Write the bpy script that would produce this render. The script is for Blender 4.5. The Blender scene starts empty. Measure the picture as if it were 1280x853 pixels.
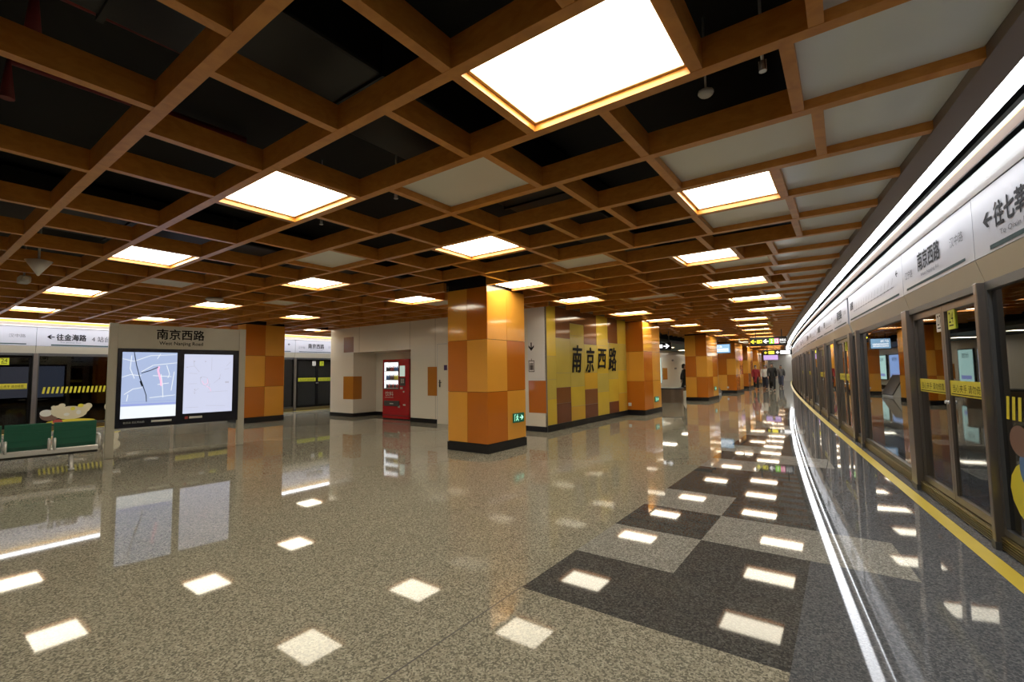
import bpy, bmesh, math, random
from mathutils import Vector, Matrix
random.seed(7)
scene = bpy.context.scene
COL = scene.collection
PI = math.pi

# ------------------------------------------------------------------ camera, world, exposure
def set_camera():
    yaw, pitch, roll = math.radians(35.83), math.radians(3.80), math.radians(-0.766)
    F = Vector((-math.sin(yaw)*math.cos(pitch), math.cos(yaw)*math.cos(pitch), math.sin(pitch)))
    R = Vector((math.cos(yaw), math.sin(yaw), 0))
    U = R.cross(F)
    R2 = R*math.cos(roll) + U*math.sin(roll)
    U2 = -R*math.sin(roll) + U*math.cos(roll)
    m = Matrix(((R2.x, U2.x, -F.x, 0), (R2.y, U2.y, -F.y, 0), (R2.z, U2.z, -F.z, 1.4), (0, 0, 0, 1)))
    cd = bpy.data.cameras.new('camera')
    cam = bpy.data.objects.new('camera', cd)
    COL.objects.link(cam)
    cam.matrix_world = m
    cd.sensor_width = 36.0
    cd.lens = 575.3/1280*36.0
    cd.clip_start, cd.clip_end = 0.05, 300
    scene.camera = cam
set_camera()
w = bpy.data.worlds.new('station_world')
scene.world = w
w.use_nodes = True
w.node_tree.nodes['Background'].inputs[0].default_value = (0.9, 0.85, 0.75, 1)
w.node_tree.nodes['Background'].inputs[1].default_value = 0.03
LIGHT_E = 7.5        # strength of the square ceiling lights
STRIP_E = 7.0        # strength of the tube strips above the platform doors
scene.view_settings.view_transform = 'Standard'
scene.view_settings.look = 'None'
scene.view_settings.exposure = 0.75
scene.view_settings.gamma = 1.0
scene.view_settings.use_curve_mapping = False
scene.cycles.max_bounces = 8
scene.cycles.glossy_bounces = 5
scene.cycles.transparent_max_bounces = 12
scene.cycles.sample_clamp_indirect = 6.0
scene.cycles.use_denoising = True

# ------------------------------------------------------------------ materials
MATS = {}
def mat(name, color, rough=0.5, metal=0.0, var=0.06, scale=8.0, coat=0.0, emit=0.0, ecol=None, spec=0.5, bump=0.0):
    if name in MATS: return MATS[name]
    m = bpy.data.materials.new(name); m.use_nodes = True
    nt = m.node_tree; b = nt.nodes['Principled BSDF']
    b.inputs['Roughness'].default_value = rough
    b.inputs['Metallic'].default_value = metal
    b.inputs['Coat Weight'].default_value = coat
    b.inputs['Coat Roughness'].default_value = 0.04
    b.inputs['Specular IOR Level'].default_value = spec
    tc = nt.nodes.new('ShaderNodeTexCoord')
    nz = nt.nodes.new('ShaderNodeTexNoise'); nz.inputs['Scale'].default_value = scale; nz.inputs['Detail'].default_value = 4
    nt.links.new(tc.outputs['Object'], nz.inputs['Vector'])
    mx = nt.nodes.new('ShaderNodeMix'); mx.data_type = 'RGBA'
    c = Vector(color[:3])
    mx.inputs[6].default_value = (*(c*(1-var)), 1); mx.inputs[7].default_value = (*(c*(1+var)), 1)
    nt.links.new(nz.outputs['Fac'], mx.inputs[0])
    nt.links.new(mx.outputs[2], b.inputs['Base Color'])
    if bump:
        bp = nt.nodes.new('ShaderNodeBump'); bp.inputs['Strength'].default_value = bump; bp.inputs['Distance'].default_value = 0.01
        nt.links.new(nz.outputs['Fac'], bp.inputs['Height']); nt.links.new(bp.outputs['Normal'], b.inputs['Normal'])
    if emit:
        b.inputs['Emission Color'].default_value = (*(ecol or color)[:3], 1)
        b.inputs['Emission Strength'].default_value = emit
    MATS[name] = m
    return m

def terrazzo(name, base, dark, light, scale, rough, contrast=1.0):
    m = bpy.data.materials.new(name); m.use_nodes = True
    nt = m.node_tree; b = nt.nodes['Principled BSDF']
    tc = nt.nodes.new('ShaderNodeTexCoord')
    v = nt.nodes.new('ShaderNodeTexVoronoi'); v.inputs['Scale'].default_value = scale
    nt.links.new(tc.outputs['Object'], v.inputs['Vector'])
    sep = nt.nodes.new('ShaderNodeSeparateColor'); nt.links.new(v.outputs['Color'], sep.inputs[0])
    r = nt.nodes.new('ShaderNodeValToRGB'); r.color_ramp.interpolation = 'CONSTANT'
    e = r.color_ramp.elements
    e[0].position = 0; e[0].color = (*dark, 1)
    e[1].position = 0.3; e[1].color = (*base, 1)
    x = e.new(0.72); x.color = (*light, 1)
    x = e.new(0.9); x.color = (*[a*0.7 for a in base], 1)
    nt.links.new(sep.outputs[0], r.inputs[0])
    n2 = nt.nodes.new('ShaderNodeTexNoise'); n2.inputs['Scale'].default_value = 0.6; n2.inputs['Detail'].default_value = 3
    nt.links.new(tc.outputs['Object'], n2.inputs['Vector'])
    mr = nt.nodes.new('ShaderNodeMapRange'); mr.inputs[3].default_value = 0.9; mr.inputs[4].default_value = 1.1
    nt.links.new(n2.outputs['Fac'], mr.inputs[0])
    mm = nt.nodes.new('ShaderNodeVectorMath'); mm.operation = 'SCALE'
    nt.links.new(r.outputs[0], mm.inputs[0]); nt.links.new(mr.outputs[0], mm.inputs['Scale'])
    nt.links.new(mm.outputs[0], b.inputs['Base Color'])
    b.inputs['Roughness'].default_value = rough
    b.inputs['IOR'].default_value = 1.25
    MATS[name] = m
    return m

def wood(name, c1, c2, rough=0.4):
    m = bpy.data.materials.new(name); m.use_nodes = True
    nt = m.node_tree; b = nt.nodes['Principled BSDF']
    tc = nt.nodes.new('ShaderNodeTexCoord')
    mp = nt.nodes.new('ShaderNodeMapping'); mp.inputs['Scale'].default_value = (6, 6, 14)
    nz = nt.nodes.new('ShaderNodeTexNoise'); nz.inputs['Scale'].default_value = 1.5; nz.inputs['Detail'].default_value = 6; nz.inputs['Distortion'].default_value = 1.0
    r = nt.nodes.new('ShaderNodeValToRGB')
    r.color_ramp.elements[0].position = 0.35; r.color_ramp.elements[0].color = (*c1, 1)
    r.color_ramp.elements[1].position = 0.65; r.color_ramp.elements[1].color = (*c2, 1)
    nt.links.new(tc.outputs['Object'], mp.inputs['Vector']); nt.links.new(mp.outputs[0], nz.inputs['Vector'])
    nt.links.new(nz.outputs['Fac'], r.inputs[0]); nt.links.new(r.outputs[0], b.inputs['Base Color'])
    b.inputs['Roughness'].default_value = rough
    MATS[name] = m
    return m

def glass_mat(name, tint, refl, k=1.5):
    m = bpy.data.materials.new(name); m.use_nodes = True
    nt = m.node_tree
    for n in list(nt.nodes): nt.nodes.remove(n)
    out = nt.nodes.new('ShaderNodeOutputMaterial')
    tr = nt.nodes.new('ShaderNodeBsdfTransparent'); tr.inputs[0].default_value = (*tint, 1)
    gl = nt.nodes.new('ShaderNodeBsdfGlossy'); gl.inputs['Roughness'].default_value = 0.01; gl.inputs[0].default_value = (0.95, 0.97, 1, 1)
    fr = nt.nodes.new('ShaderNodeFresnel'); fr.inputs[0].default_value = 1.52
    ad = nt.nodes.new('ShaderNodeMath'); ad.operation = 'MULTIPLY_ADD'; ad.inputs[1].default_value = k; ad.inputs[2].default_value = refl; ad.use_clamp = True
    mx = nt.nodes.new('ShaderNodeMixShader')
    nt.links.new(fr.outputs[0], ad.inputs[0]); nt.links.new(ad.outputs[0], mx.inputs[0])
    nt.links.new(tr.outputs[0], mx.inputs[1]); nt.links.new(gl.outputs[0], mx.inputs[2]); nt.links.new(mx.outputs[0], out.inputs[0])
    MATS[name] = m
    return m

M_floor = terrazzo('light_terrazzo', (0.295, 0.278, 0.22), (0.155, 0.146, 0.118), (0.40, 0.378, 0.305), 115, 0.035)
M_floor_d = terrazzo('dark_granite', (0.085, 0.082, 0.078), (0.05, 0.05, 0.05), (0.12, 0.12, 0.115), 110, 0.035)
M_floor_m = terrazzo('grey_granite', (0.12, 0.125, 0.135), (0.075, 0.08, 0.09), (0.16, 0.165, 0.175), 110, 0.035)
M_floor_l = terrazzo('pale_granite', (0.29, 0.285, 0.26), (0.18, 0.175, 0.16), (0.40, 0.39, 0.36), 110, 0.035)
M_joint = mat('joint_line', (0.05, 0.045, 0.04), 0.4)
M_wood = wood('orange_wood', (0.56, 0.215, 0.032), (0.66, 0.28, 0.05), 0.33)
M_plenum = mat('black_plenum', (0.003, 0.003, 0.004), 0.8)
M_duct = mat('dark_duct', (0.007, 0.007, 0.009), 0.5)
M_redpipe = mat('red_pipe', (0.22, 0.03, 0.035), 0.4)
M_panel = mat('white_ceiling_panel', (0.80, 0.78, 0.70), 0.28, var=0.03, scale=3)
M_panel_cool = mat('strip_tinted_ceiling_panel', (0.80, 0.84, 0.86), 0.18, var=0.03, scale=3)  # white panel with the strip light's bluish cast put into its colour
M_lightbox = mat('light_housing', (0.35, 0.24, 0.1), 0.4)
M_diff = mat('light_diffuser', (1, 1, 1), 0.4, emit=LIGHT_E, ecol=(1.0, 0.905, 0.70))
M_strip = mat('strip_diffuser', (1, 1, 1), 0.4, emit=STRIP_E, ecol=(0.92, 0.95, 1.0))
M_tubelamp = mat('tube_lamp', (1, 1, 1), 0.4, emit=11.0, ecol=(0.92, 0.95, 1.0))
M_copper_lit = mat('lit_copper_trim', (0.75, 0.42, 0.08), 0.3)  # copper with the tube light's yellow shine put into its colour
M_copper = mat('copper_trim', (0.13, 0.07, 0.035), 0.45, 0.0)
M_brownplank = mat('brown_edge_plank', (0.17, 0.12, 0.09), 0.4)
M_enamel = mat('white_enamel', (0.8, 0.81, 0.82), 0.18, var=0.02)
M_fascia = mat('beige_fascia', (0.44, 0.41, 0.33), 0.3, var=0.03)
M_signface = mat('pale_sign_face', (0.34, 0.345, 0.385), 0.28, var=0.02)
M_ink = mat('black_ink', (0.008, 0.008, 0.01), 0.6, spec=0.1)
M_greyink = mat('grey_ink', (0.14, 0.14, 0.15), 0.6, spec=0.1)
M_line = mat('teal_line', (0.035, 0.06, 0.06), 0.6, spec=0.1)
M_steel = mat('brushed_steel', (0.21, 0.185, 0.165), 0.28, 0.8, var=0.08)
M_chrome = mat('chrome', (0.7, 0.7, 0.7), 0.25, 0.35)
M_bronze = mat('bronze_sill', (0.20, 0.155, 0.07), 0.3, 0.7)
M_yellow = mat('yellow_line_paint', (0.58, 0.44, 0.05), 0.35)
M_label_y = mat('yellow_sticker', (0.62, 0.55, 0.04), 0.4)
M_lime = mat('lime_sticker', (0.55, 0.6, 0.03), 0.4)
M_glass = glass_mat('dark_screen_glass', (0.55, 0.56, 0.56), 0.015)
M_glassL = glass_mat('dark_far_glass', (0.5, 0.48, 0.45), 0.0, 0.8)
M_tunnel = mat('tunnel_black', (0.006, 0.005, 0.005), 0.8, spec=0.1)
M_tunnelwall = mat('tunnel_wall', (0.06, 0.06, 0.06), 0.6)
M_tl = mat('light_orange_tile', (0.80, 0.37, 0.05), 0.09, var=0.06, scale=2, coat=0.3)
M_td = mat('dark_orange_tile', (0.56, 0.165, 0.015), 0.09, var=0.06, scale=2, coat=0.3)
M_skirt = mat('black_skirting', (0.012, 0.012, 0.015), 0.25)
M_white = mat('cream_wall_panel', (0.84, 0.80, 0.70), 0.14, var=0.02, scale=1.5)
M_seam = mat('wall_seam', (0.2, 0.18, 0.15), 0.5)
M_pinktile = mat('faded_rust_tile', (0.30, 0.15, 0.10), 0.2)
M_ochre = mat('ochre_tile', (0.50, 0.20, 0.03), 0.15)
M_yw = [mat('yellow_tile', (0.60, 0.42, 0.05), 0.09, var=0.1, scale=2), mat('olive_tile', (0.50, 0.39, 0.085), 0.09, var=0.1, scale=2),
        mat('amber_tile', (0.60, 0.35, 0.04), 0.09, var=0.1, scale=2), mat('brown_tile', (0.22, 0.09, 0.035), 0.09, var=0.1, scale=2),
        mat('maroon_tile', (0.16, 0.06, 0.032), 0.09, var=0.1, scale=2)]
M_red = mat('red_cabinet', (0.42, 0.012, 0.02), 0.25, coat=0.3)
M_dred = mat('dark_red', (0.2, 0.008, 0.012), 0.35)
M_green = mat('green_seat', (0.013, 0.11, 0.07), 0.35, var=0.12, scale=25)
M_board = mat('grey_board_metal', (0.50, 0.475, 0.40), 0.35, 0.1)
M_bezel = mat('navy_bezel', (0.008, 0.009, 0.022), 0.25)
M_screen = mat('map_screen', (0.1, 0.1, 0.1), 0.3, var=0.05, scale=6, emit=0.44, ecol=(0.54, 0.67, 1.0))
M_screen2 = mat('metro_map_screen', (0.1, 0.1, 0.1), 0.3, var=0.05, scale=6, emit=0.50, ecol=(0.74, 0.78, 1.0))
M_mapdark = mat('map_dark_line', (0.02, 0.05, 0.08), 0.5)
M_mapwhite = mat('map_white_road', (0.1, 0.1, 0.1), 0.5, emit=0.55, ecol=(0.92, 0.97, 1))
M_mapblue = mat('map_blue', (0.1, 0.1, 0.1), 0.5, emit=0.5, ecol=(0.35, 0.42, 0.85))
M_mappink = mat('map_pink', (0.1, 0.02, 0.06), 0.5, emit=0.75, ecol=(0.95, 0.45, 0.62))
M_mapgrey = mat('map_grey_line', (0.1, 0.1, 0.1), 0.5, emit=0.45, ecol=(0.6, 0.6, 0.75))
M_exit = mat('exit_green', (0.0, 0.03, 0.015), 0.3, emit=0.06, ecol=(0.0, 0.5, 0.25))
M_exitw = mat('exit_white', (0.5, 0.5, 0.5), 0.3, emit=0.8, ecol=(0.35, 1, 0.65))
M_sbox = mat('sign_box_black', (0.01, 0.01, 0.012), 0.3)
M_siglow_y = mat('sign_yellow_glow', (0.3, 0.3, 0.02), 0.4, emit=0.9, ecol=(1, 0.85, 0.05))
M_siglow_w = mat('sign_white_glow', (0.5, 0.5, 0.5), 0.4, emit=1.0, ecol=(1, 1, 1))
M_siglow_g = mat('sign_green_glow', (0.1, 0.4, 0.02), 0.4, emit=0.7, ecol=(0.35, 0.85, 0.05))
M_siglow_p = mat('sign_pink_glow', (0.5, 0.1, 0.2), 0.4, emit=0.8, ecol=(0.95, 0.3, 0.5))
M_monitor = mat('monitor_screen', (0.05, 0.08, 0.12), 0.2, var=0.7, scale=9, emit=0.55, ecol=(0.4, 0.68, 0.95))
M_lilac = mat('lilac_screen', (0.1, 0.05, 0.12), 0.2, emit=0.5, ecol=(0.7, 0.5, 0.95))
M_ad1 = mat('mint_ad', (0.1, 0.1, 0.1), 0.3, var=0.3, scale=2, emit=0.6, ecol=(0.6, 0.95, 0.85))
M_ad2 = mat('blue_ad', (0.1, 0.1, 0.1), 0.3, var=0.3, scale=2, emit=0.6, ecol=(0.35, 0.55, 1.0))
M_ad3 = mat('pale_ad', (0.1, 0.1, 0.1), 0.3, var=0.3, scale=2, emit=0.6, ecol=(0.75, 0.85, 1.0))
M_brownsteel = mat('brown_steel', (0.20, 0.155, 0.12), 0.3, 0.6)
M_grey = mat('light_grey_plastic', (0.62, 0.61, 0.58), 0.5)
M_dgrey = mat('dark_grey_plastic', (0.05, 0.05, 0.05), 0.4)
M_cream = mat('cream_sticker', (0.60, 0.54, 0.38), 0.5)
M_brownst = mat('brown_sticker', (0.16, 0.09, 0.07), 0.5)
M_bluest = mat('blue_sticker', (0.07, 0.16, 0.35), 0.5)
M_redst = mat('red_sticker', (0.4, 0.06, 0.05), 0.5)
M_whitest = mat('white_sticker', (0.65, 0.65, 0.62), 0.5)
M_vwin = mat('vending_light', (0.5, 0.5, 0.5), 0.4, emit=0.75, ecol=(0.95, 0.97, 1))
M_skin = mat('skin', (0.45, 0.26, 0.17), 0.5)
M_hair = mat('black_hair', (0.01, 0.008, 0.007), 0.5)

# ------------------------------------------------------------------ mesh helpers
class MB:
    def __init__(s): s.v = []; s.f = []; s.m = []; s.sm = []
    def quad(s, pts, mi=0, smooth=False):
        n = len(s.v); s.v += [tuple(p) for p in pts]; s.f.append(tuple(range(n, n+len(pts)))); s.m.append(mi); s.sm.append(smooth)
        return s
    def box(s, x0, x1, y0, y1, z0, z1, mi=0):
        n = len(s.v)
        s.v += [(x0,y0,z0),(x1,y0,z0),(x1,y1,z0),(x0,y1,z0),(x0,y0,z1),(x1,y0,z1),(x1,y1,z1),(x0,y1,z1)]
        for f in ((0,3,2,1),(4,5,6,7),(0,1,5,4),(1,2,6,5),(2,3,7,6),(3,0,4,7)):
            s.f.append(tuple(n+i for i in f)); s.m.append(mi); s.sm.append(False)
        return s
    def bevbox(s, x0, x1, y0, y1, z0, z1, b, mi=0):
        bm = bmesh.new(); bmesh.ops.create_cube(bm, size=1)
        for v in bm.verts:
            v.co = ((x0+x1)/2+v.co.x*(x1-x0), (y0+y1)/2+v.co.y*(y1-y0), (z0+z1)/2+v.co.z*(z1-z0))
        bmesh.ops.bevel(bm, geom=bm.edges[:], offset=b, segments=2, affect='EDGES', profile=0.5)
        return s.addbm(bm, mi)
    def addbm(s, bm, mi=0, smooth=False):
        n = len(s.v); bm.verts.index_update()
        s.v += [tuple(v.co) for v in bm.verts]
        for f in bm.faces:
            s.f.append(tuple(n+v.index for v in f.verts)); s.m.append(mi); s.sm.append(smooth)
        bm.free(); return s
    def prism(s, poly, axis, a0, a1, mi=0):
        """poly of 2-D points extruded along axis 'x','y','z' (the 2-D pair is the remaining axes in order)"""
        def P(p, a):
            if axis == 'x': return (a, p[0], p[1])
            if axis == 'y': return (p[0], a, p[1])
            return (p[0], p[1], a)
        n = len(s.v); k = len(poly)
        s.v += [P(p, a0) for p in poly] + [P(p, a1) for p in poly]
        s.f.append(tuple(range(n, n+k))); s.f.append(tuple(range(n+2*k-1, n+k-1, -1))); s.m += [mi, mi]; s.sm += [False, False]
        for i in range(k):
            j = (i+1) % k
            s.f.append((n+i, n+j, n+k+j, n+k+i)); s.m.append(mi); s.sm.append(False)
        return s
    def tube(s, pts, r, mi=0, seg=10, smooth=True):
        rings = []
        pts = [Vector(p) for p in pts]
        for i, p in enumerate(pts):
            t = (pts[min(i+1, len(pts)-1)] - pts[max(i-1, 0)]).normalized()
            a = t.orthogonal().normalized() if i == 0 else (prev - t*prev.dot(t)).normalized()
            prev = a; b = t.cross(a)
            rr = r[i] if isinstance(r, (list, tuple)) else r
            n = len(s.v)
            s.v += [tuple(p + a*rr*math.cos(2*PI*k/seg) + b*rr*math.sin(2*PI*k/seg)) for k in range(seg)]
            rings.append(n)
        for i in range(len(rings)-1):
            for k in range(seg):
                j = (k+1) % seg
                s.f.append((rings[i]+k, rings[i]+j, rings[i+1]+j, rings[i+1]+k)); s.m.append(mi); s.sm.append(smooth)
        s.f.append(tuple(rings[0]+k for k in reversed(range(seg)))); s.m.append(mi); s.sm.append(False)
        s.f.append(tuple(rings[-1]+k for k in range(seg))); s.m.append(mi); s.sm.append(False)
        return s
    def ball(s, c, rx, ry, rz, mi=0, u=14, v=8, zmin=-1.0):
        bm = bmesh.new(); bmesh.ops.create_uvsphere(bm, u_segments=u, v_segments=v, radius=1)
        if zmin > -1:
            bmesh.ops.delete(bm, geom=[q for q in bm.verts if q.co.z < zmin-1e-4], context='VERTS')
        for q in bm.verts: q.co = (c[0]+q.co.x*rx, c[1]+q.co.y*ry, c[2]+q.co.z*rz)
        return s.addbm(bm, mi, True)
    def build(s, name, mats, parent=None, loc=(0, 0, 0), world=False):
        """world=True: the vertices are in world space and loc is taken off them"""
        me = bpy.data.meshes.new(name)
        L = Vector(loc)
        vs = [tuple(Vector(p)-L) for p in s.v] if world else s.v
        me.from_pydata(vs, [], s.f)
        if not isinstance(mats, (list, tuple)): mats = [mats]
        for m in mats: me.materials.append(m)
        for p, mi, sm in zip(me.polygons, s.m, s.sm): p.material_index = mi; p.use_smooth = sm
        me.update()
        o = bpy.data.objects.new(name, me); COL.objects.link(o)
        o.location = loc
        if parent: o.parent = parent
        return o

def tag(o, label, cat, group=None, kind='thing'):
    o['label'] = label; o['category'] = cat; o['kind'] = kind
    if group: o['group'] = group
    return o
def root(name, label, cat, loc=(0, 0, 0), rz=0.0, group=None):
    o = bpy.data.objects.new(name, None); COL.objects.link(o)
    o.location = loc; o.rotation_euler = (0, 0, rz); o.empty_display_size = 0.1
    return tag(o, label, cat, group)
def struct(name, mb, mats):
    o = mb.build(name, mats); o['kind'] = 'structure'; return o
def copy_tree(o, loc, rz, label):
    c = o.copy(); COL.objects.link(c); c.location = loc; c.rotation_euler = (0, 0, rz); c['label'] = label
    for ch in o.children:
        d = ch.copy(); COL.objects.link(d); d.parent = c
        for g in ch.children:
            e = g.copy(); COL.objects.link(e); e.parent = d
    return c
ORD = ['first', 'second', 'third', 'fourth', 'fifth', 'sixth', 'seventh', 'eighth', 'ninth', 'tenth', 'eleventh', 'twelfth', 'thirteenth', 'fourteenth',
       'fifteenth', 'sixteenth', 'seventeenth', 'eighteenth', 'nineteenth', 'twentieth']
def ordn(i):
    if i < 20: return ORD[i]
    t = ['twenty', 'thirty', 'forty', 'fifty', 'sixty', 'seventy', 'eighty', 'ninety'][(i+1)//10-2]
    r = (i+1) % 10
    return t+'-'+ORD[r-1] if r else {'twenty': 'twentieth', 'thirty': 'thirtieth', 'forty': 'fortieth', 'fifty': 'fiftieth', 'sixty': 'sixtieth', 'seventy': 'seventieth', 'eighty': 'eightieth', 'ninety': 'ninetieth'}[t]

def text_verts(s):
    cu = bpy.data.curves.new('lettering', 'FONT'); cu.body = s; cu.resolution_u = 3
    o = bpy.data.objects.new('lettering', cu); COL.objects.link(o)
    dg = bpy.context.evaluated_depsgraph_get()
    me = bpy.data.meshes.new_from_object(o.evaluated_get(dg))
    vs = [v.co.copy() for v in me.vertices]; fs = [tuple(p.vertices) for p in me.polygons]
    bpy.data.objects.remove(o); bpy.data.curves.remove(cu); bpy.data.meshes.remove(me)
    return vs, fs
def lettering(mb, s, x0, x1, z0, z1, y=-0.003, mi=0, bold=0.0, slant=0.0, keep=False):
    """flat lettering in the local XZ plane facing -Y, fitted into the box"""
    vs, fs = text_verts(s)
    if not vs: return
    ax, bx = min(v.x for v in vs), max(v.x for v in vs); ay, by = min(v.y for v in vs), max(v.y for v in vs)
    sx, sz = (x1-x0)/max(bx-ax, 1e-6), (z1-z0)/max(by-ay, 1e-6)
    if keep: sx = min(sx, sz); sz = sx
    offs = [(0, 0)] + ([(bold, 0), (-bold, 0), (0, bold), (0, -bold)] if bold else [])
    for k, (dx, dz) in enumerate(offs):
        n = len(mb.v)
        mb.v += [(x0+(v.x-ax)*sx+dx+slant*(v.y-ay)*sz, y-0.0002*k, z0+(v.y-ay)*sz+dz) for v in vs]
        for f in fs: mb.f.append(tuple(n+i for i in f)); mb.m.append(mi); mb.sm.append(False)
def arrow(mb, cx, cz, s, ang, y=-0.003, mi=0):
    """arrow of length s pointing at angle ang in local XZ"""
    pts = [(-.5,-.08),(.1,-.08),(-.18,-.38),(.06,-.38),(.5,0),(.06,.38),(-.18,.38),(.1,.08),(-.5,.08)]
    c, q = math.cos(ang), math.sin(ang)
    P = [(cx+s*(a*c-b*q), y, cz+s*(a*q+b*c)) for a, b in pts]
    for idx in ((0,1,7,8),(1,2,3,4),(1,4,7),(7,4,5,6)):
        mb.quad([P[i] for i in idx], mi)
def bar(mb, p, q, wdt, y, mi=0):
    """flat line from p to q in the local XZ plane"""
    d = Vector((q[0]-p[0], q[1]-p[1])); n = Vector((-d.y, d.x)).normalized()*wdt/2
    mb.quad([(p[0]-n.x, y, p[1]-n.y), (q[0]-n.x, y, q[1]-n.y), (q[0]+n.x, y, q[1]+n.y), (p[0]+n.x, y, p[1]+n.y)], mi)
def polyline(mb, pts, wdt, y, mi=0):
    for a, b in zip(pts[:-1], pts[1:]): bar(mb, a, b, wdt, y, mi)
def disc(mb, cx, cz, rx, rz, y, mi=0, n=18):
    mb.quad([(cx+rx*math.cos(2*PI*k/n), y, cz+rz*math.sin(2*PI*k/n)) for k in range(n)], mi)

# ------------------------------------------------------------------ layout
def E(y): return 1.407 - 0.1446*y + 0.000645*y*y          # curved platform edge (near side of its yellow line)
def dE(y): return -0.1446 + 0.00129*y
YEND = 58.0
LX = -17.0                                               # straight platform edge on the far side
def border(y): return E(y) - 0.31
PITCH = 0.7535
def TY(j): return 0.885 + PITCH*j
ZB, ZT = 2.90, 3.06

# floor -------------------------------------------------------------
f = MB()
def fq(x0, x1, y0, y1, mi): f.quad([(x0, y0, 0), (x1, y0, 0), (x1, y1, 0), (x0, y1, 0)], mi)
Y0 = -5.0
fq(LX, -1.785, Y0, YEND, 0)
fq(-1.785, -1.775, Y0, 2.53, 4); fq(-1.785, -1.775, 2.53, YEND, 0)
ys = [2.53+0.755*i for i in range(int((YEND-2.53)/0.755)+1)]
fq(-1.775, -0.275, Y0, 2.53, 0)
for i, y in enumerate(ys):
    y1 = y+0.755
    if y < 30:
        a = [1, 3, 1, 3, 1][i % 5] if i < 40 else 1
        b = [1, 1, 3, 1, 1][i % 5]
    else: a = b = 1
    lim = min(-1.03, E(y1)-0.5)
    if E(y1)-0.5 > -1.03:
        fq(-1.775, -1.03, y, y1, a)
        lim2 = min(-0.275, E(y1)-0.5)
        if lim2 > -1.03: fq(-1.03, lim2, y, y1, b)
    elif E(y1)-0.5 > -1.775: fq(-1.775, E(y1)-0.5, y, y1, a)
yy = Y0
step = 0.755/2
cy = [Y0+0.3*i for i in range(0)]
segs = sorted(set([Y0, 0.0, 1.2]+[2.53]+ys+[y+0.3775 for y in ys]))
for y0, y1 in zip(segs[:-1], segs[1:]):
    i = int((y0-2.53+1e-4)//0.755) if y0 >= 2.529 else -1
    tile = {0: 2, 1: 2, 2: 3, 3: 2, 4: 2}[i % 5] if i >= 0 else 2
    ea, eb = E(y0)-0.5, E(y1)-0.5
    if ea > -0.275 or eb > -0.275:
        f.quad([(-0.275, y0, 0), (max(ea, -0.275), y0, 0), (max(eb, -0.275), y1, 0), (-0.275, y1, 0)], tile)
    else:
        # the band's inner side leaves the tile columns behind: fill up to the column behind it
        c = -1.03 if eb > -1.03 else (-1.775 if eb > -1.775 else None)
        if c is None and ea < -1.775: pass
    # dark granite band following the edge
    f.quad([(ea, y0, 0.0005), (E(y0), y0, 0.0005), (E(y1), y1, 0.0005), (eb, y1, 0.0005)], 2)
    f.quad([(E(y0)+.12, y0, 0), (E(y0)+.34, y0, 0), (E(y1)+.34, y1, 0), (E(y1)+.12, y1, 0)], 2)
floor = struct('floor', f, [M_floor, M_floor_d, M_floor_m, M_floor_l, M_joint])
# flat slab under everything so that no seam shows between the tile columns
f = MB(); f.quad([(LX, Y0, -0.004), (E(Y0)+.3, Y0, -0.004), (E(YEND)+.3, YEND, -0.004), (LX, YEND, -0.004)], 0)
struct('floor_slab', f, [M_floor_d])
f = MB()
for y0, y1 in zip(segs[:-1], segs[1:]):
    f.quad([(E(y0), y0, 0.002), (E(y0)+.115, y0, 0.002), (E(y1)+.115, y1, 0.002), (E(y1), y1, 0.002)])
struct('trim_1', f, [M_yellow])
f = MB(); f.quad([(LX-.12, Y0, 0.002), (LX, Y0, 0.002), (LX, 20, 0.002), (LX-.12, 20, 0.002)]); f.quad([(LX-.4, Y0, 0), (LX-.12, Y0, 0), (LX-.12, 20, 0), (LX-.4, 20, 0)], 1)
struct('trim_2', f, [M_yellow, M_floor_m])

# ceiling slab, plenum ---------------------------------------------
f = MB(); f.box(-22.5, 7, Y0, YEND, 3.75, 3.85)
struct('ceiling', f, [M_plenum])
# tunnels
f = MB()
for y0, y1 in zip(segs[:-1], segs[1:]):
    f.quad([(E(y0)+.34, y0, -1.3), (E(y0)+5, y0, -1.3), (E(y1)+5, y1, -1.3), (E(y1)+.34, y1, -1.3)])
    f.quad([(E(y0)+.34, y0, -1.3), (E(y0)+.34, y0, 0), (E(y1)+.34, y1, 0), (E(y1)+.34, y1, -1.3)])
    f.quad([(E(y0)+4.6, y0, -1.3), (E(y0)+4.6, y0, 3.75), (E(y1)+4.6, y1, 3.75), (E(y1)+4.6, y1, -1.3)], 1)
struct('wall_trackside', f, [M_tunnel, M_tunnelwall])
f = MB(); f.quad([(LX-.4, Y0, -1.3), (LX-5, Y0, -1.3), (LX-5, 20, -1.3), (LX-.4, 20, -1.3)]); f.quad([(LX-.4, Y0, -1.3), (LX-.4, Y0, 0), (LX-.4, 20, 0), (LX-.4, 20, -1.3)])
f.quad([(LX-4.6, Y0, -1.3), (LX-4.6, Y0, 3.75), (LX-4.6, 20, 3.75), (LX-4.6, 20, -1.3)])
f.quad([(LX-5, 20, -1.3), (LX+2.8, 20, -1.3), (LX+2.8, 20, 3.75), (LX-5, 20, 3.75)])
struct('wall_far_trackside', f, [M_tunnel])
f = MB(); f.box(-17.4, 1.6, Y0-.1, Y0, 0, 3.7); struct('wall_rear', f, [M_white])
# end wall of the platform
f = MB(); f.box(-12, 8, YEND, YEND+.2, 0, 3.75, 0); f.box(-3.9, -2.5, YEND-.03, YEND, 0, 2.1, 1)
struct('wall_end', f, [M_white, M_dgrey])

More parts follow.
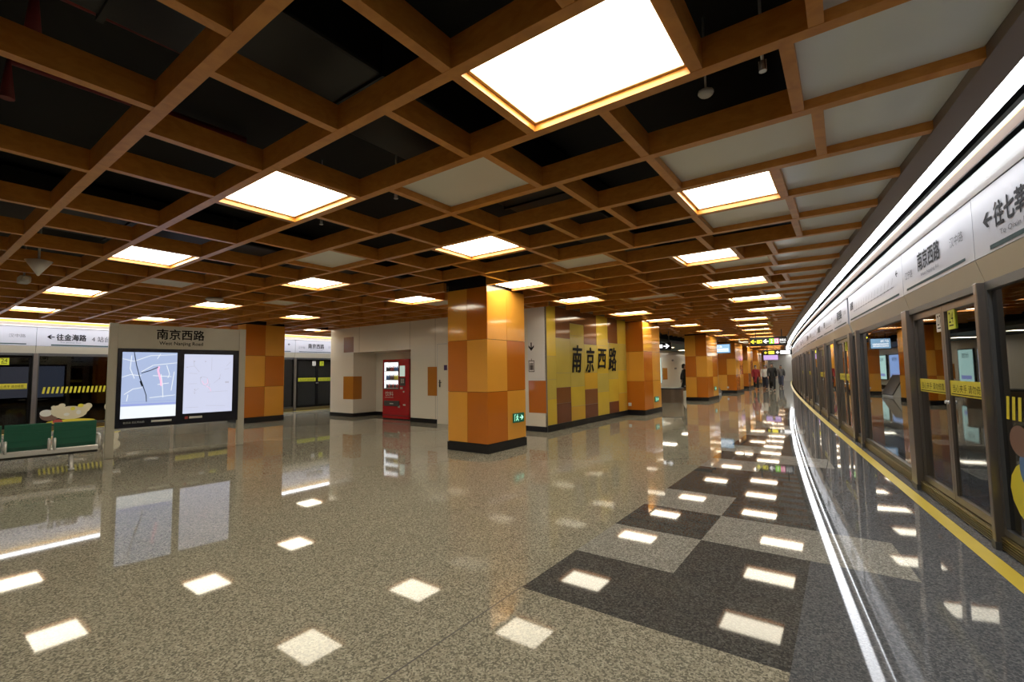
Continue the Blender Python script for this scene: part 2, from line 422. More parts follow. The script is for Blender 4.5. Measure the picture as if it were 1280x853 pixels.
# ------------------------------------------------------------------ ceiling grid, lights and panels
ROWS = {-1: [-.75, -2.13, -3.09, -4.42, -5.69, -6.94], 0: [-.85, -1.54, -2.49, -3.43, -4.25, -5.53, -6.36],
        1: [-.535, -1.535, -2.07, -3.31, -4.35, -5.6, -6.57, -7.6], 2: [-1.07, -1.95, -2.96, -4.03, -5.33, -6.6],
        3: [-1.06, -1.81, -2.97, -3.85, -5.0, -6.05], 4: [-1.12, -1.73, -2.39, -3.08, -4.02, -4.87, -5.75, -6.65],
        5: [-1.14, -2.05, -3.11, -4.39, -5.3, -6.3], 6: [-1.29, -2.44, -3.4, -4.5, -5.4], 7: [-1.07, -1.83, -2.49, -3.3, -4.1, -5.0, -5.8, -6.7],
        8: [-1.6, -2.7, -3.5, -4.6, -5.6, -6.7, -7.7]}
EDGE = {-4: .1, -3: .1, -2: .05, -1: 0.0, 0: -.1, 1: -.03, 2: -.15, 3: -.06, 4: -.36, 5: -.33, 6: -.35, 7: -.67, 8: -.75}
LIGHTS = []      # (row, x0, x1, label)
def Lt(k, a, b, lab): LIGHTS.append((k, a, b, lab))
Lt(1, -1.535, -.535, 'biggest lit square ceiling light, nearest the camera, between the wooden beams')
Lt(1, -4.35, -3.31, 'lit square ceiling light, second from the camera in its cross row')
Lt(1, -7.6, -6.57, 'lit square ceiling light, third from the camera in the nearest cross row')
Lt(1, -11.5, -10.5, 'lit square ceiling light beyond the cone speaker, fourth in the nearest cross row')
Lt(1, -15.0, -14.0, 'lit square ceiling light above the far platform doors, last in the nearest cross row')
Lt(4, -1.12, -.36, 'lit ceiling light with a white panel beside it, nearest along the platform edge')
Lt(4, -4.02, -3.08, 'lit square ceiling light in front of the tiled pillar, second cross row')
Lt(4, -7.65, -6.65, 'lit square ceiling light in the second cross row, third from the platform edge')
Lt(4, -11.5, -10.5, 'lit square ceiling light above the map board with a round detector beside it')
Lt(4, -15.3, -14.3, 'narrow-looking lit ceiling light above the top of the map board')
Lt(7, -1.83, -1.07, 'lit ceiling light second along the platform edge, a dark cell beside it')
Lt(7, -5.0, -4.1, 'lit ceiling light beside the top of the near tiled pillar')
Lt(7, -7.7, -6.7, 'lit ceiling light just in front of the cream wall top')
Lt(7, -12.1, -11.2, 'lit ceiling light above the front of the far tiled pillar')
Lt(10, -2.0, -1.0, 'lit ceiling light third along the platform edge')
Lt(10, -5.05, -4.1, 'lit ceiling light in front of the yellow mosaic wall')
Lt(10, -15.3, -14.4, 'lit ceiling light seen between the far pillar and the cream wall')
Lt(14, -5.1, -4.1, 'lit ceiling light beside the pillar that ends the mosaic wall')
for n, (k, xc) in enumerate([(13, -1.5), (16, -1.5), (19, -2.3), (22, -2.55), (25, -2.75), (28, -2.95), (31, -3.15), (34, -3.3), (37, -3.45), (40, -3.6), (43, -3.75),
                             (46, -3.9), (49, -4.2), (53, -4.5), (58, -4.9), (64, -5.2), (70, -5.6)]):
    Lt(k, xc-.5, xc+.5, 'lit ceiling light, %s from the camera along the platform edge' % ordn(n+3))
for n, (k, xc) in enumerate([(17, -4.6), (20, -4.4), (24, -4.3), (28, -4.3), (33, -4.4), (39, -4.4), (46, -5.1), (54, -5.2)]):
    Lt(k, xc-.45, xc+.45, 'lit ceiling light, %s beyond the mosaic wall in the line along the pillars' % ordn(n))
Lt(-2, -1.6, -.6, 'lit ceiling light behind the camera over the platform edge'); Lt(-2, -4.4, -3.4, 'lit ceiling light behind the camera, second from the platform edge')
Lt(-2, -8.2, -7.2, 'lit ceiling light behind the camera, third from the platform edge'); Lt(-2, -12.2, -11.2, 'lit ceiling light behind the camera, fourth from the platform edge')
PANELS = [(2, -2.96, -1.95, 'plain white ceiling panel alone among dark cells, third row'), (2, -9.45, -8.5, 'white ceiling panel between the lights beyond the cone speaker'),
          (3, -1.06, -.06, 'white ceiling panel in front of the nearest platform-edge light'), (3, -6.05, -5.0, 'white ceiling panel touching the lit panel in the middle of the hall'),
          (5, -1.14, -.33, 'white ceiling panel just beyond the nearest platform-edge light'), (5, -10.2, -9.2, 'white ceiling panel above and in front of the map board'),
          (6, -3.4, -2.44, 'white ceiling panel near the top of the tiled pillar'), (8, -1.6, -.75, 'white ceiling panel just beyond the second platform-edge light'),
          (8, -7.7, -6.7, 'white ceiling panel close to the cream wall'), (11, -3.8, -2.7, 'white ceiling panel in the middle of the aisle, fourth plain one'),
          (11, -1.75, -.95, 'white ceiling panel just beyond the third platform-edge light')]

def fill(a, b, out):
    """cell boundaries between a (right) and b (left)"""
    wdt = a-b
    if wdt < 1.25: return
    n = max(1, round(wdt/0.97)); ps = [a-wdt*(i+random.uniform(-.14, .14))/n for i in range(1, n)]
    out += ps
LEFT = -16.45
grid = root('ceiling_grid', 'open orange wooden beam grid hung below the dark ceiling', 'ceiling grid', (0, 0, ZB))
joists = []
PILLARS = [(-5.93, -5.0, 6.19, 7.34), (-15.1, -14.15, 6.3, 7.47), (-6.0, -5.03, 13.88, 15.45), (-5.8, -4.88, 21.25, 23.3), (-6.0, -5.05, 28.7, 31), (-6.25, -5.45, 35.3, 37.5), (-6.6, -5.75, 42, 44.2), (-7.0, -6.1, 49, 51)]
NROW = 75
for j in range(-5, NROW+1):
    y = TY(j); xr = border(y)
    if y < 9.05: spans = [(LEFT, xr)]
    elif y < 15.4: spans = [(LEFT, -14.3), (-5.5, xr)] if y < 14 else [(-5.5, xr)]
    else: spans = [(-6.3 if y < 31 else -7.2, xr)]
    cut = []
    for a, b in spans:
        for px0, px1, py0, py1 in sorted(PILLARS):
            if py0-.07 < y < py1+.07 and a < px1+.04 and b > px0-.04:
                if px0-.04 > a+.2: cut.append((a, px0-.04))
                a = px1+.04
        cut.append((a, b))
    for a, b in cut:
        MB().box(a, b, y-.034, y+.034, 0, ZT-ZB).build('cross_beam', M_wood, grid)
for a, b in ((-14.25, -5.5),): MB().box(a, b, 9.03, 9.09, 0, ZT-ZB).build('cross_beam', M_wood, grid)
panel_no = 0
for k in range(-5, NROW):
    y0, y1 = TY(k), TY(k+1); ym = (y0+y1)/2
    xr = border(y1)
    left = LEFT if ym < 9.0 else (-5.5 if ym < 15.4 else (-6.3 if ym < 31 else -7.2))
    ed = EDGE.get(k, border(ym) - (0.45+0.35*((k*7) % 5)/4) - .15)
    xs = [ed] + ROWS.get(k, [])
    rowl = [(a, b) for (kk, a, b, _) in LIGHTS if kk == k] + [(a, b) for (kk, a, b, _) in PANELS if kk == k]
    for a, b in rowl:
        xs = [x for x in xs if not (a+.02 < x < b-.02 or abs(x-a) < .25 and x != a or abs(x-b) < .25 and x != b)] + [a, b]
    xs = sorted(set(round(x, 3) for x in xs), reverse=True)
    xs = [x for i, x in enumerate(xs) if i == 0 or xs[i-1]-x > .05]
    extra = []
    blocks = [(round(a, 3), round(b, 3)) for a, b in rowl]
    for a, b in zip(xs[:-1], xs[1:]):
        if (b, a) in blocks: continue
        fill(a, b, extra)
    fill(xs[-1], left, extra)
    xs = sorted(xs+extra, reverse=True)
    xs = [x for x in xs if not any(p0-.12 < x < p1+.12 and y1 > q0-.08 and y0 < q1+.08 for p0, p1, q0, q1 in PILLARS)]
    for x in xs:
        if left < x < xr: joists.append((math.hypot(x, ym), x, y0, y1))
    if 8.6 < ym < 13.5:       # the bit of grid behind the far pillar
        for x in (-14.4, -15.3, -16.2): joists.append((math.hypot(x, ym), x, y0, y1))
    # white panel next to the platform edge
    x0 = ed + .03
    if y1 > -.7 and y0 < 45:
        b0, b1 = border(y0)-.02, border(y1)-.02
        if b1 > x0+.1:
            pm = MB(); ins = .036
            pm.prism([(x0, y0+ins), (b0, y0+ins), (b1, y1-ins), (x0, y1-ins)], 'z', 2.956, 2.975)
            o = pm.build('ceiling_tile', M_panel_cool, None, (x0, ym, 2.956), True)
            tag(o, 'white ceiling panel tinted as if by the tube light, %s from the camera in the strip beside the tube light' % ordn(panel_no), 'ceiling panel', 'panels along the platform edge'); panel_no += 1
joists.sort()
rest = MB()
for i, (d, x, y0, y1) in enumerate(joists):
    if i < 99: MB().box(x-.03, x+.03, y0+.034, (9.03 if 8.9 < y1 < 9.3 and x < -5.5 and x > -14.3 else y1-.034), .002, ZT-ZB-.002).build('joist', M_wood, grid)
    else: rest.box(x-.03, x+.03, y0+.034, (9.03 if 8.9 < y1 < 9.3 and x < -5.5 and x > -14.3 else y1-.034), .002, ZT-ZB-.002)
o = rest.build('joists', M_wood, grid); o['kind'] = 'stuff'
# bring the grid's parts to height: their vertices are local, z runs 0..0.16
for k, a, b, lab in LIGHTS:
    y0, y1 = TY(k)+.036, TY(k+1)-.036
    xm, ym = (a+b)/2, (y0+y1)/2; hx, hy = (b-a)/2-.032, (y1-y0)/2
    h = MB(); h.box(-hx, hx, -hy, hy, .012, .1); 
    for q in ((-hx, -hx+.02, -hy, hy), (hx-.02, hx, -hy, hy), (-hx+.02, hx-.02, -hy, -hy+.02), (-hx+.02, hx-.02, hy-.02, hy)):
        h.box(q[0], q[1], q[2], q[3], -.005, .012)
    o = h.build('ceiling_light', M_lightbox, None, (xm, ym, 2.945)); tag(o, lab, 'ceiling light', 'square ceiling lights')
    MB().box(-hx+.022, hx-.022, -hy+.022, hy-.022, 0, .011).build('diffuser', M_diff, o)
for k, a, b, lab in PANELS:
    y0, y1 = TY(k)+.036, TY(k+1)-.036; xm, ym = (a+b)/2, (y0+y1)/2; hx, hy = (b-a)/2-.032, (y1-y0)/2
    o = MB().box(-hx, hx, -hy, hy, 0, .02).build('ceiling_tile', M_panel, None, (xm, ym, 2.955)); tag(o, lab, 'ceiling panel', 'white panels in the wooden grid')

# ducts, pipes, sprinklers and speakers
def duct(x0, x1, y0, y1, z0, z1, lab):
    m = MB().bevbox(0, x1-x0, 0, y1-y0, 0, z1-z0, .02)
    for i in range(1, int((y1-y0)/1.2)+1): m.box(-.02, x1-x0+.02, i*1.2, i*1.2+.03, -.02, z1-z0+.02)
    return tag(m.build('air_duct', M_duct, None, (x0, y0, z0)), lab, 'duct')
duct(-3.1, -2.3, -3, 8.5, 3.3, 3.7, 'dark rectangular air duct above the nearest beams')
duct(-8.4, -7.2, -3, 8.5, 3.35, 3.7, 'dark air duct above the beams in the middle of the hall')
def pipe(pts, lab, m=M_redpipe, r=.05):
    b = MB(); b.tube(pts, r)
    for p, q in zip(pts[:-1], pts[1:]):
        d = (Vector(q)-Vector(p)); n = int(d.length/1.5)
        for i in range(1, n+1):
            c = Vector(p)+d*i/(n+1); e = d.normalized()*.05
            b.tube([c-e, c+e], r*1.3)
    return tag(b.build('sprinkler_pipe', m, None, pts[0], True), lab, 'pipe')
pipe([(-3.57, .43, 3.28), (-3.57, .43, 3.62), (-3.57, 2.0, 3.66)], 'dull red drop pipe above the beams at the upper corner', r=.04)
pipe([(-4.6, .45, 3.33), (-4.6, .45, 3.62), (-4.6, 2.0, 3.66)], 'dull red drop pipe at the picture edge, farther from the platform doors', r=.04)
pipe([(-6.5, 2.0, 3.4), (1.0, 2.0, 3.4)], 'thin red pipe crossing above the biggest light', r=.025)
def sprinkler(x, y, lab):
    s = MB(); s.tube([(0, 0, .7), (0, 0, .05)], .008); s.tube([(0, 0, .05), (0, 0, 0)], [.01, .012]); s.tube([(0, 0, -.004), (0, 0, -.010)], .02)
    s.box(-.02, -.014, -.003, .003, -.01, .05); s.box(.014, .02, -.003, .003, -.01, .05)
    tag(s.build('sprinkler', M_chrome, None, (x, y, 3.0)), lab, 'sprinkler')
sprinkler(-.28, 2.72, 'small silver sprinkler head in the dark cell beside the white edge panels')
sprinkler(-3.25, 2.72, 'small sprinkler head in the dark cell beside the lone white panel')
sprinkler(-4.45, 2.72, 'small sprinkler head below the second light of the nearest row')
s = MB(); s.tube([(0, 0, .03), (0, 0, .015), (0, 0, 0)], [.045, .045, .03]); s.tube([(0, 0, .5), (0, 0, .03)], .006)
tag(s.build('smoke_detector', M_grey, None, (-.6, 2.86, 3.04)), 'pale round smoke detector beside a sprinkler in the dark cell', 'detector')
s = MB(); s.tube([(0, 0, .55), (0, 0, .05)], .012); s.tube([(0, 0, .06), (0, 0, .04), (0, 0, -.13), (0, 0, -.15)], [.05, .13, .02, .01], seg=20)
tag(s.build('cone_speaker', M_grey, None, (-8.16, 1.15, 2.83)), 'pale cone-shaped speaker hanging below the wooden grid', 'speaker')
s = MB(); s.bevbox(-.12, .12, -.06, .06, -.07, .03, .02); s.tube([(0, 0, .03), (0, 0, .5)], .012)
s.tube([(.12, 0, -.02), (.17, 0, -.02)], [.035, .03])
tag(s.build('security_camera', M_grey, None, (-9.5, 1.2, 2.83)), 'small boxy security camera hanging beside the cone speaker', 'camera')
s = MB(); s.tube([(0, 0, .03), (0, 0, 0), (0, 0, -.03)], [.12, .16, .1], seg=20); s.tube([(0, 0, .03), (0, 0, .5)], .012)
tag(s.build('ceiling_speaker', M_grey, None, (-9.85, 3.8, 2.87)), 'flat round pale disc under the grid beside the light over the map board', 'speaker')

# ------------------------------------------------------------------ platform screen doors
def frame_R(y_far):      # local frame of the curved side: x along the wall as read, y into the wall, z up
    t = Vector((-dE(y_far), -1)).normalized()
    return (E(y_far)+.2, y_far), math.atan2(t.y, t.x)
def sweepR(prof, ya, yb, mb, mi=0, smooth=False, closed=True):
    yy = [ya+(yb-ya)*i/max(1, int((yb-ya)/.75)) for i in range(max(1, int((yb-ya)/.75))+1)]
    k = len(prof)
    n = len(mb.v)
    for y in yy: mb.v += [(E(y)+d, y, z) for d, z in prof]
    for i in range(len(yy)-1):
        for a in range(k if closed else k-1):
            b = (a+1) % k
            mb.f.append((n+i*k+a, n+i*k+b, n+(i+1)*k+b, n+(i+1)*k+a)); mb.m.append(mi); mb.sm.append(smooth)
    if closed:
        mb.f.append(tuple(n+a for a in range(k))); mb.f.append(tuple(n+(len(yy)-1)*k+a for a in reversed(range(k)))); mb.m += [mi, mi]; mb.sm += [False, False]
def sweepL(prof, ya, yb, mb, mi=0, smooth=False):
    k = len(prof); n = len(mb.v)
    for y in (ya, yb): mb.v += [(LX-d, y, z) for d, z in prof]
    for a in range(k):
        b = (a+1) % k
        mb.f.append((n+a, n+k+a, n+k+b, n+b)); mb.m.append(mi); mb.sm.append(smooth)
    mb.f.append(tuple(n+a for a in range(k))); mb.f.append(tuple(n+k+a for a in reversed(range(k)))); mb.m += [mi, mi]; mb.sm += [False, False]
P_plank = [(-.33, 2.89), (-.175, 2.89), (-.175, 3.05), (-.33, 3.05)]
P_strip = [(-.165, 2.965), (.0, 2.965), (.0, 2.975), (-.165, 2.975)]
P_house = [(-.17, 2.977), (.01, 2.977), (.01, 3.06), (-.17, 3.06)]
P_copper = [(.045, 2.885), (.05, 2.905), (.07, 2.905), (.08, 2.845), (.06, 2.835)]
P_corn = [(.2, 2.742), (.2, 2.79)] + [(.36-.16*math.cos(math.radians(a)), 2.79+.235*math.sin(math.radians(a))) for a in (12, 22, 32, 42, 52, 62, 72, 82, 90)] + [(.38, 3.01), (.30, 2.93), (.25, 2.85), (.24, 2.742)]
ya, yb = -1.5, YEND-.1
mb = MB(); sweepR(P_plank, ya, yb, mb); struct('trim_3', mb, [M_brownplank])
mb = MB(); sweepR(P_corn, ya, yb, mb); struct('trim_4', mb, [M_enamel])
mb = MB(); sweepR(P_copper, ya, yb, mb); sweepR([(.043, 2.886), (.049, 2.908), (.055, 2.908), (.047, 2.886)], ya, yb, mb, 1); struct('trim_5', mb, [M_copper, M_copper_lit])  # second sweep is a painted highlight, the strip's reflection along the copper edge
P_tube = [(.12, 2.985), (.13, 2.975), (.14, 2.985), (.13, 2.995)]
P_tubeback = [(.115, 3.0), (.145, 3.0), (.145, 3.04), (.115, 3.04)]
mb = MB(); sweepR(P_tubeback, ya, yb, mb)
o = mb.build('cove_tube', M_dgrey, None, (E(5), 5, 2.95), True); tag(o, 'slim white tube light hidden behind the copper trim over the near doors', 'strip light')
mb = MB(); sweepR(P_tube, ya, yb, mb); q = mb.build('tube', M_tubelamp, o, (E(5), 5, 2.95), True); q.location = (0, 0, 0)
mb = MB(); sweepL(P_tubeback, -2, 14, mb)
o = mb.build('cove_tube', M_grey, None, (LX, 5, 2.95), True); tag(o, 'slim white tube light hidden behind the copper trim over the far doors', 'strip light')
mb = MB(); sweepL(P_tube, -2, 14, mb); q = mb.build('tube', M_tubelamp, o, (LX, 5, 2.95), True); q.location = (0, 0, 0)
mb = MB(); sweepL(P_copper, -2, 14, mb); struct('trim_8', mb, [M_copper_lit])  # far copper trim, coloured as already lit
mb = MB(); sweepR(P_house, ya, yb, mb)
o = mb.build('strip_light', M_grey, None, (E(5), 5, 2.96), True); tag(o, 'long curved white tube light running above the near platform doors', 'strip light')
mb = MB(); sweepR(P_strip, ya, yb, mb)
q = mb.build('diffuser', M_strip, o, (E(5), 5, 2.96), True); q.location = (0, 0, 0)
mb = MB(); sweepL([(-.60, 2.86), (-.55, 2.86), (-.55, 3.06), (-.60, 3.06)], -2, 14, mb); struct('trim_6', mb, [M_wood])
mb = MB(); sweepL(P_corn, -2, 14, mb); struct('trim_7', mb, [M_enamel])
mb = MB(); sweepL([(-.5, 2.977), (.0, 2.977), (.0, 3.06), (-.5, 3.06)], -2, 14, mb)
o = mb.build('strip_light', M_grey, None, (LX, 5, 2.96), True); tag(o, 'long straight white tube light above the far platform doors behind the bench', 'strip light')
mb = MB(); sweepL([(-.45, 2.965), (-.05, 2.965), (-.05, 2.975), (-.45, 2.975)], -2, 14, mb)
q = mb.build('diffuser', M_strip, o, (LX, 5, 2.96), True); q.location = (0, 0, 0)

def header(loc, rz, L, kind, lab, extra=None):
    """sign fascia above the doors: local x 0..L"""
    r = root('header_sign', lab, 'sign', (loc[0], loc[1], 2.05), rz, 'sign fascia above the platform doors')
    MB().box(.004, L-.004, 0, .05, .19, .68).build('sign_face', M_signface, r)
    MB().prism([(0, .185), (.045, .185), (.11, .012), (.05, 0)], 'x', .004, L-.004).build('fascia', M_fascia, r)
    MB().box(.004, L-.004, .001, .03, .6815, .687).build('top_line', M_ink, r)
    t = MB(); ln = MB(); g = MB()
    if kind == 'dest':
        s, nm = extra
        arrow(t, .27, .44, .15, PI)
        lettering(t, '往'+nm, .38, .98, .355, .53, bold=.005)
        if s: lettering(t, s, 1.10, 1.50, .345, .50)
        lettering(g, 'To '+('Qixin Rd.' if nm[0] == '七' else 'Jinhai Rd.'), .45, .88, .275, .32)
        bar(ln, (.28, .225), (L-.12, .225), .034, -.003)
    elif kind == 'station':
        c = L/2
        lettering(t, '南京西路', c-.42, c+.26, .37, .56, bold=.004)
        lettering(g, 'West Nanjing Rd.', c-.34, c+.22, .29, .335)
        lettering(g, '江宁路', .12, .4, .35, .44); lettering(g, '汉中路', L-.5, L-.2, .40, .49)
        bar(ln, (.15, .235), (L-.18, .235), .026, -.003)
    elif kind == 'map':
        polyline(g, [(.5, .36), (L-.4, .36)], .008, -.003)
        for i in range(14):
            x = .6+(L-1.1)*i/13; disc(g, x, .36, .014, .014, -.0035); bar(g, (x, .40), (x+.05, .48), .01, -.003)
        lettering(t, '南京西路', .18, .48, .40, .55, bold=.002)
        arrow(t, L-.25, .5, .1, PI)
        bar(ln, (.15, .235), (L-.18, .235), .026, -.003)
    elif kind == 'plain':
        bar(ln, (.15, .235), (L-.18, .235), .016, -.003)
        lettering(t, '南京西路', L/2-.3, L/2+.3, .36, .52)
    if t.v: t.build('lettering', M_ink, r)
    if g.v: g.build('small_lettering', M_greyink, r)
    if ln.v: ln.build('line', M_line, r)
    return r

def label_text(m, x0, x1, z0, z1, y):
    lettering(m, '请勿倚靠 当心夹手', x0, x1, z0, z1, y)
def hatch(m, x0, x1, z0, z1, y, mi=0):
    n = int((x1-x0)/.085)
    for i in range(n):
        x = x0+(x1-x0)*i/n; d = .045
        m.quad([(x, y, z0), (x+d, y, z0), (x+d+.025, y, z1), (x+.025, y, z1)], mi)
H = 2.06
def kick(m, x0, x1, mi=0):
    m.box(x0, x1, .02, .07, 0, .11, mi)
    for i in range(5): m.box(x0, x1, .0, .02, .012+i*.02, .022+i*.02, mi)
def post(loc, rz, wd, lab, group='posts between the platform doors'):
    r = root('screen_door_post', lab, 'post', (loc[0], loc[1], 0), rz, group)
    MB().bevbox(0, wd, -.03, .12, 0, H-.012, .006).build('shaft', M_steel, r)
    MB().box(-.005, wd+.005, -.036, .125, 0, .06).build('foot', M_dgrey, r)
def fixed(loc, rz, L, lab, band=None, stickers=None):
    r = root('fixed_glass_screen', lab, 'glass screen', (loc[0], loc[1], 0), rz, 'fixed glass between the platform doors')
    fr = MB(); fr.box(0, .04, .02, .08, .12, H-.08); fr.box(L-.04, L, .02, .08, .12, H-.08); fr.box(.04, L-.04, .02, .08, .12, .17); fr.box(0, L, .02, .08, H-.08, H-.012)
    fr.build('frame', M_dgrey, r)
    k = MB(); kick(k, 0, L); k.build('sill', M_bronze, r)
    MB().box(.04, L-.04, .045, .057, .17, H-.08).build('glass', M_glassL if loc[0] < -10 else M_glass, r)
    if band:
        m = MB(); hatch(m, band[0], band[1], band[2], band[3], .043); m.build('hazard_stripe', M_label_y, r)
    if stickers:
        mats = [M_cream, M_label_y, M_bluest, M_redst, M_whitest, M_brownst]
        m = MB()
        for i, (cx, cz, rx, rz_, mi) in enumerate(stickers):
            disc(m, cx, cz, rx, rz_, .042-.0008*i, mi)
        m.build('decal', mats, r)
def door(loc, rz, L, lab, ym, num=True, leafm=None):
    r = root('platform_screen_door', lab, 'platform door', (loc[0], loc[1], 0), rz, 'sliding platform doors')
    k = MB(); kick(k, 0, L); k.build('sill', M_bronze, r)
    MB().box(0, L, .0, .09, H-.07, H-.012).build('head_rail', M_dgrey, r)
    mid = L/2
    for a, b, side in ((0.01, mid-.003, 0), (mid+.003, L-.01, 1)):
        lf = MB(); st = .05
        lf.box(a, a+st, .03, .075, .12, H-.075); lf.box(b-st, b, .03, .075, .12, H-.075); lf.box(a+st, b-st, .03, .075, .12, .18); lf.box(a+st, b-st, .03, .075, H-.14, H-.075)
        o = lf.build('door_leaf', leafm or M_steel, r)
        MB().box(a+st, b-st, .048, .06, .18, H-.14).build('glass', M_glassL if loc[0] < -10 else M_glass, o)
        lb = MB(); x0, x1 = (a+st+.02, b-st-.0) if side == 0 else (a+st, b-st-.02)
        lb.box(x0, x1, .040, .046, 1.12, 1.26); lb_o = lb.build('warning_sticker', ym, o)
        t = MB(); t.quad([(x0+.02, .0392, 1.132), (x1-.02, .0392, 1.132), (x1-.02, .0392, 1.14), (x0+.02, .0392, 1.14)]); lettering(t, '当心夹手 请勿倚靠', x0+.06, x1-.06, 1.155, 1.225, .0392)
        t.build('sticker_lettering', M_ink, o)
        hx = b-.03 if side == 0 else a+.03
        MB().tube([(hx, .028, 1.05), (hx, .015, 1.05)], .018).build('lock', M_chrome, o)
        if num:
            c = mid-.2 if side == 0 else mid+.12
            n = MB(); n.box(c, c+.17, .038, .045, 1.74, 1.93, 0)
            n.build('number_plate', M_whitest if side == 0 else M_lime, o)
            t = MB(); lettering(t, '27' if side == 0 else '24', c+.03, c+.14, 1.80, 1.90, .0372); bar(t, (c+.03, 1.775), (c+.14, 1.775), .012, .0372); t.build('plate_lettering', M_ink, o)
    return r
# near, curved side: from the camera outwards
def segR(y_near, y_far):
    a = Vector((E(y_far)+.2, y_far)); b = Vector((E(y_near)+.2, y_near)); d = b-a
    return (a.x, a.y), math.atan2(d.y, d.x), d.length
def R_fixed(y0, y1, lab, **kw):
    l, rz, L = segR(y0, y1); fixed(l, rz, L, lab, **kw)
def R_door(y0, y1, lab):
    l, rz, L = segR(y0, y1); door(l, rz, L, lab, M_label_y)
def R_post(y, wd, lab):
    l, rz, L = segR(y-wd, y); post(l, rz, wd, lab)
R_fixed(-1.5, 1.35, 'tall fixed glass screen of the near platform beside the camera')
l, rz, L = segR(1.4, 5.06)
fixed(l, rz, L, 'nearest fixed glass screen with hazard stripes and round coloured decals', band=(.12, L-.2, 1.0, 1.17),
      stickers=[(.55, .50, .45, .26, 1), (.42, .98-.3, .16, .16, 2), (.30, .86, .15, .11, 5), (.78, .78, .28, .32, 4), (.48, .56, .12, .13, 3), (.75, .30, .2, .06, 1), (1.02, .72, .12, .2, 4)])
R_post(5.12, .06, 'thin steel post between the nearest fixed glass and the nearest sliding doors')
R_door(5.12, 7.0, 'nearest pair of sliding platform doors with yellow warning stickers')
R_post(7.2, .2, 'nearest wide steel post, beside the sliding doors with yellow stickers')
R_fixed(7.2, 10.15, 'fixed glass screen just beyond the nearest wide steel post')
R_post(10.25, .1, 'thin steel post in front of the second wide post')
R_fixed(10.25, 10.85, 'narrow fixed glass screen between two posts')
R_post(11.07, .22, 'second wide steel post along the near platform')
yw = [11.07, 15.2, 19.6, 23.9, 28.2, 32.5, 36.8, 41.1, 45.4, 49.7, 54.0, 57.4]
for i, (a, b) in enumerate(zip(yw[:-1], yw[1:])):
    n = ordn(i)
    if b-a > 3.7:
        R_door(a, a+1.9, 'closed sliding platform doors, %s pair beyond the second wide post' % n)
        R_post(a+2.0, .1, 'thin steel post beside the %s doors beyond the second wide post' % n)
        R_fixed(a+2.0, b-.22, 'fixed glass screen beyond the %s doors past the second wide post' % n)
    else: R_fixed(a, b-.22, 'last fixed glass screen at the far end of the platform')
    R_post(b, .22, 'wide steel post, %s from the camera along the near platform' % ordn(i+2))
hy = [(-1.5, 1.4, 'plain', None, 'pale sign fascia beside the camera above the near platform doors'), (1.4, 5.12, 'dest', ('', '七莘路'), 'pale sign fascia reading 往七莘路 with an arrow'), (5.12, 7.15, 'station', None, 'pale sign fascia reading 南京西路 above the nearest sliding doors'),
      (7.15, 10.9, 'map', None, 'pale sign fascia with a thin line map beyond the station name')]
for a, b in zip(yw[:-1], yw[1:]):
    c = min(a+2.0, b-.3); hy += [(a, c, 'station', None, None), (c, b, 'map', None, None)]
for i, (a, b, kd, ex, lab) in enumerate(hy):
    l, rz, L = segR(a+(.17 if a == 10.9 else 0), b)
    r = header(l, rz, L, kd, lab or ('pale sign fascia, %s from the camera along the curved header' % ordn(i)), ex)
    if i == 2:
        m = MB(); disc(m, .78, .13, .04, .05, .035); m.quad([(.76, .052, .06), (.80, .052, .06), (.8, .035, .12), (.76, .035, .12)], 1)
        m.build('sticker', [M_redst, M_label_y], r)
# far, straight side
def segL(y0): return (LX-.2, y0), PI/2
L_items = [(-2.0, 1.0, 'fixed'), (1.0, 2.42, 'door'), (2.5, 5.6, 'fixed'), (5.6, 7.5, 'door'), (7.6, 9.5, 'fixed'), (9.58, 11.3, 'door'), (11.4, 14, 'fixed')]
l_lab = ['fixed glass screen at the far platform, cut by the picture edge', 'sliding doors of the far platform behind the end of the green bench', 'fixed glass with hazard stripes and cream decals behind the green bench',
         'sliding platform doors hidden behind the map board', 'fixed glass screen behind the far tiled pillar', 'sliding platform doors with lime stickers between far pillar and cream wall', 'last fixed glass screen of the far platform by the cream wall']
for (a, b, kd), lab in zip(L_items, l_lab):
    l, rz = segL(a)
    if kd == 'fixed':
        if a == 2.5:
            fixed(l, rz, b-a, lab, band=(.12, 1.7, .98, 1.15),
                  stickers=[(.30, .40, .20, .15, 5), (.22, .46, .12, .09, 4), (.34, .50, .05, .04, 4), (.70, .44, .34, .18, 0), (.44, .50, .13, .15, 0), (.52, .64, .07, .06, 0), (.36, .60, .05, .05, 0), (.98, .54, .12, .11, 0), (1.06, .60, .08, .08, 0), (.9, .62, .06, .05, 1), (.74, .55, .05, .05, 1), (.62, .40, .06, .04, 4), (.86, .44, .05, .06, 4), (.72, .20, .5, .07, 1), (.45, .22, .1, .06, 3), (1.6, .55, .2, .16, 0), (1.62, .3, .14, .2, 0), (1.6, .16, .2, .06, 1)])
        else: fixed(l, rz, b-a, lab)
    else: door(l, rz, b-a, lab, M_lime if a > 9 else M_label_y, leafm=M_tunnel)
for y, lab in ((2.42, 'pale steel post of the far platform behind the green bench'), (5.5, 'steel post of the far platform behind the map board'), (9.46, 'slim steel post beside the lime-stickered far doors'), (11.3, 'steel post of the far platform beside the cream wall')):
    l, rz = segL(y); post(l, rz, .09, lab, 'posts of the far platform doors')
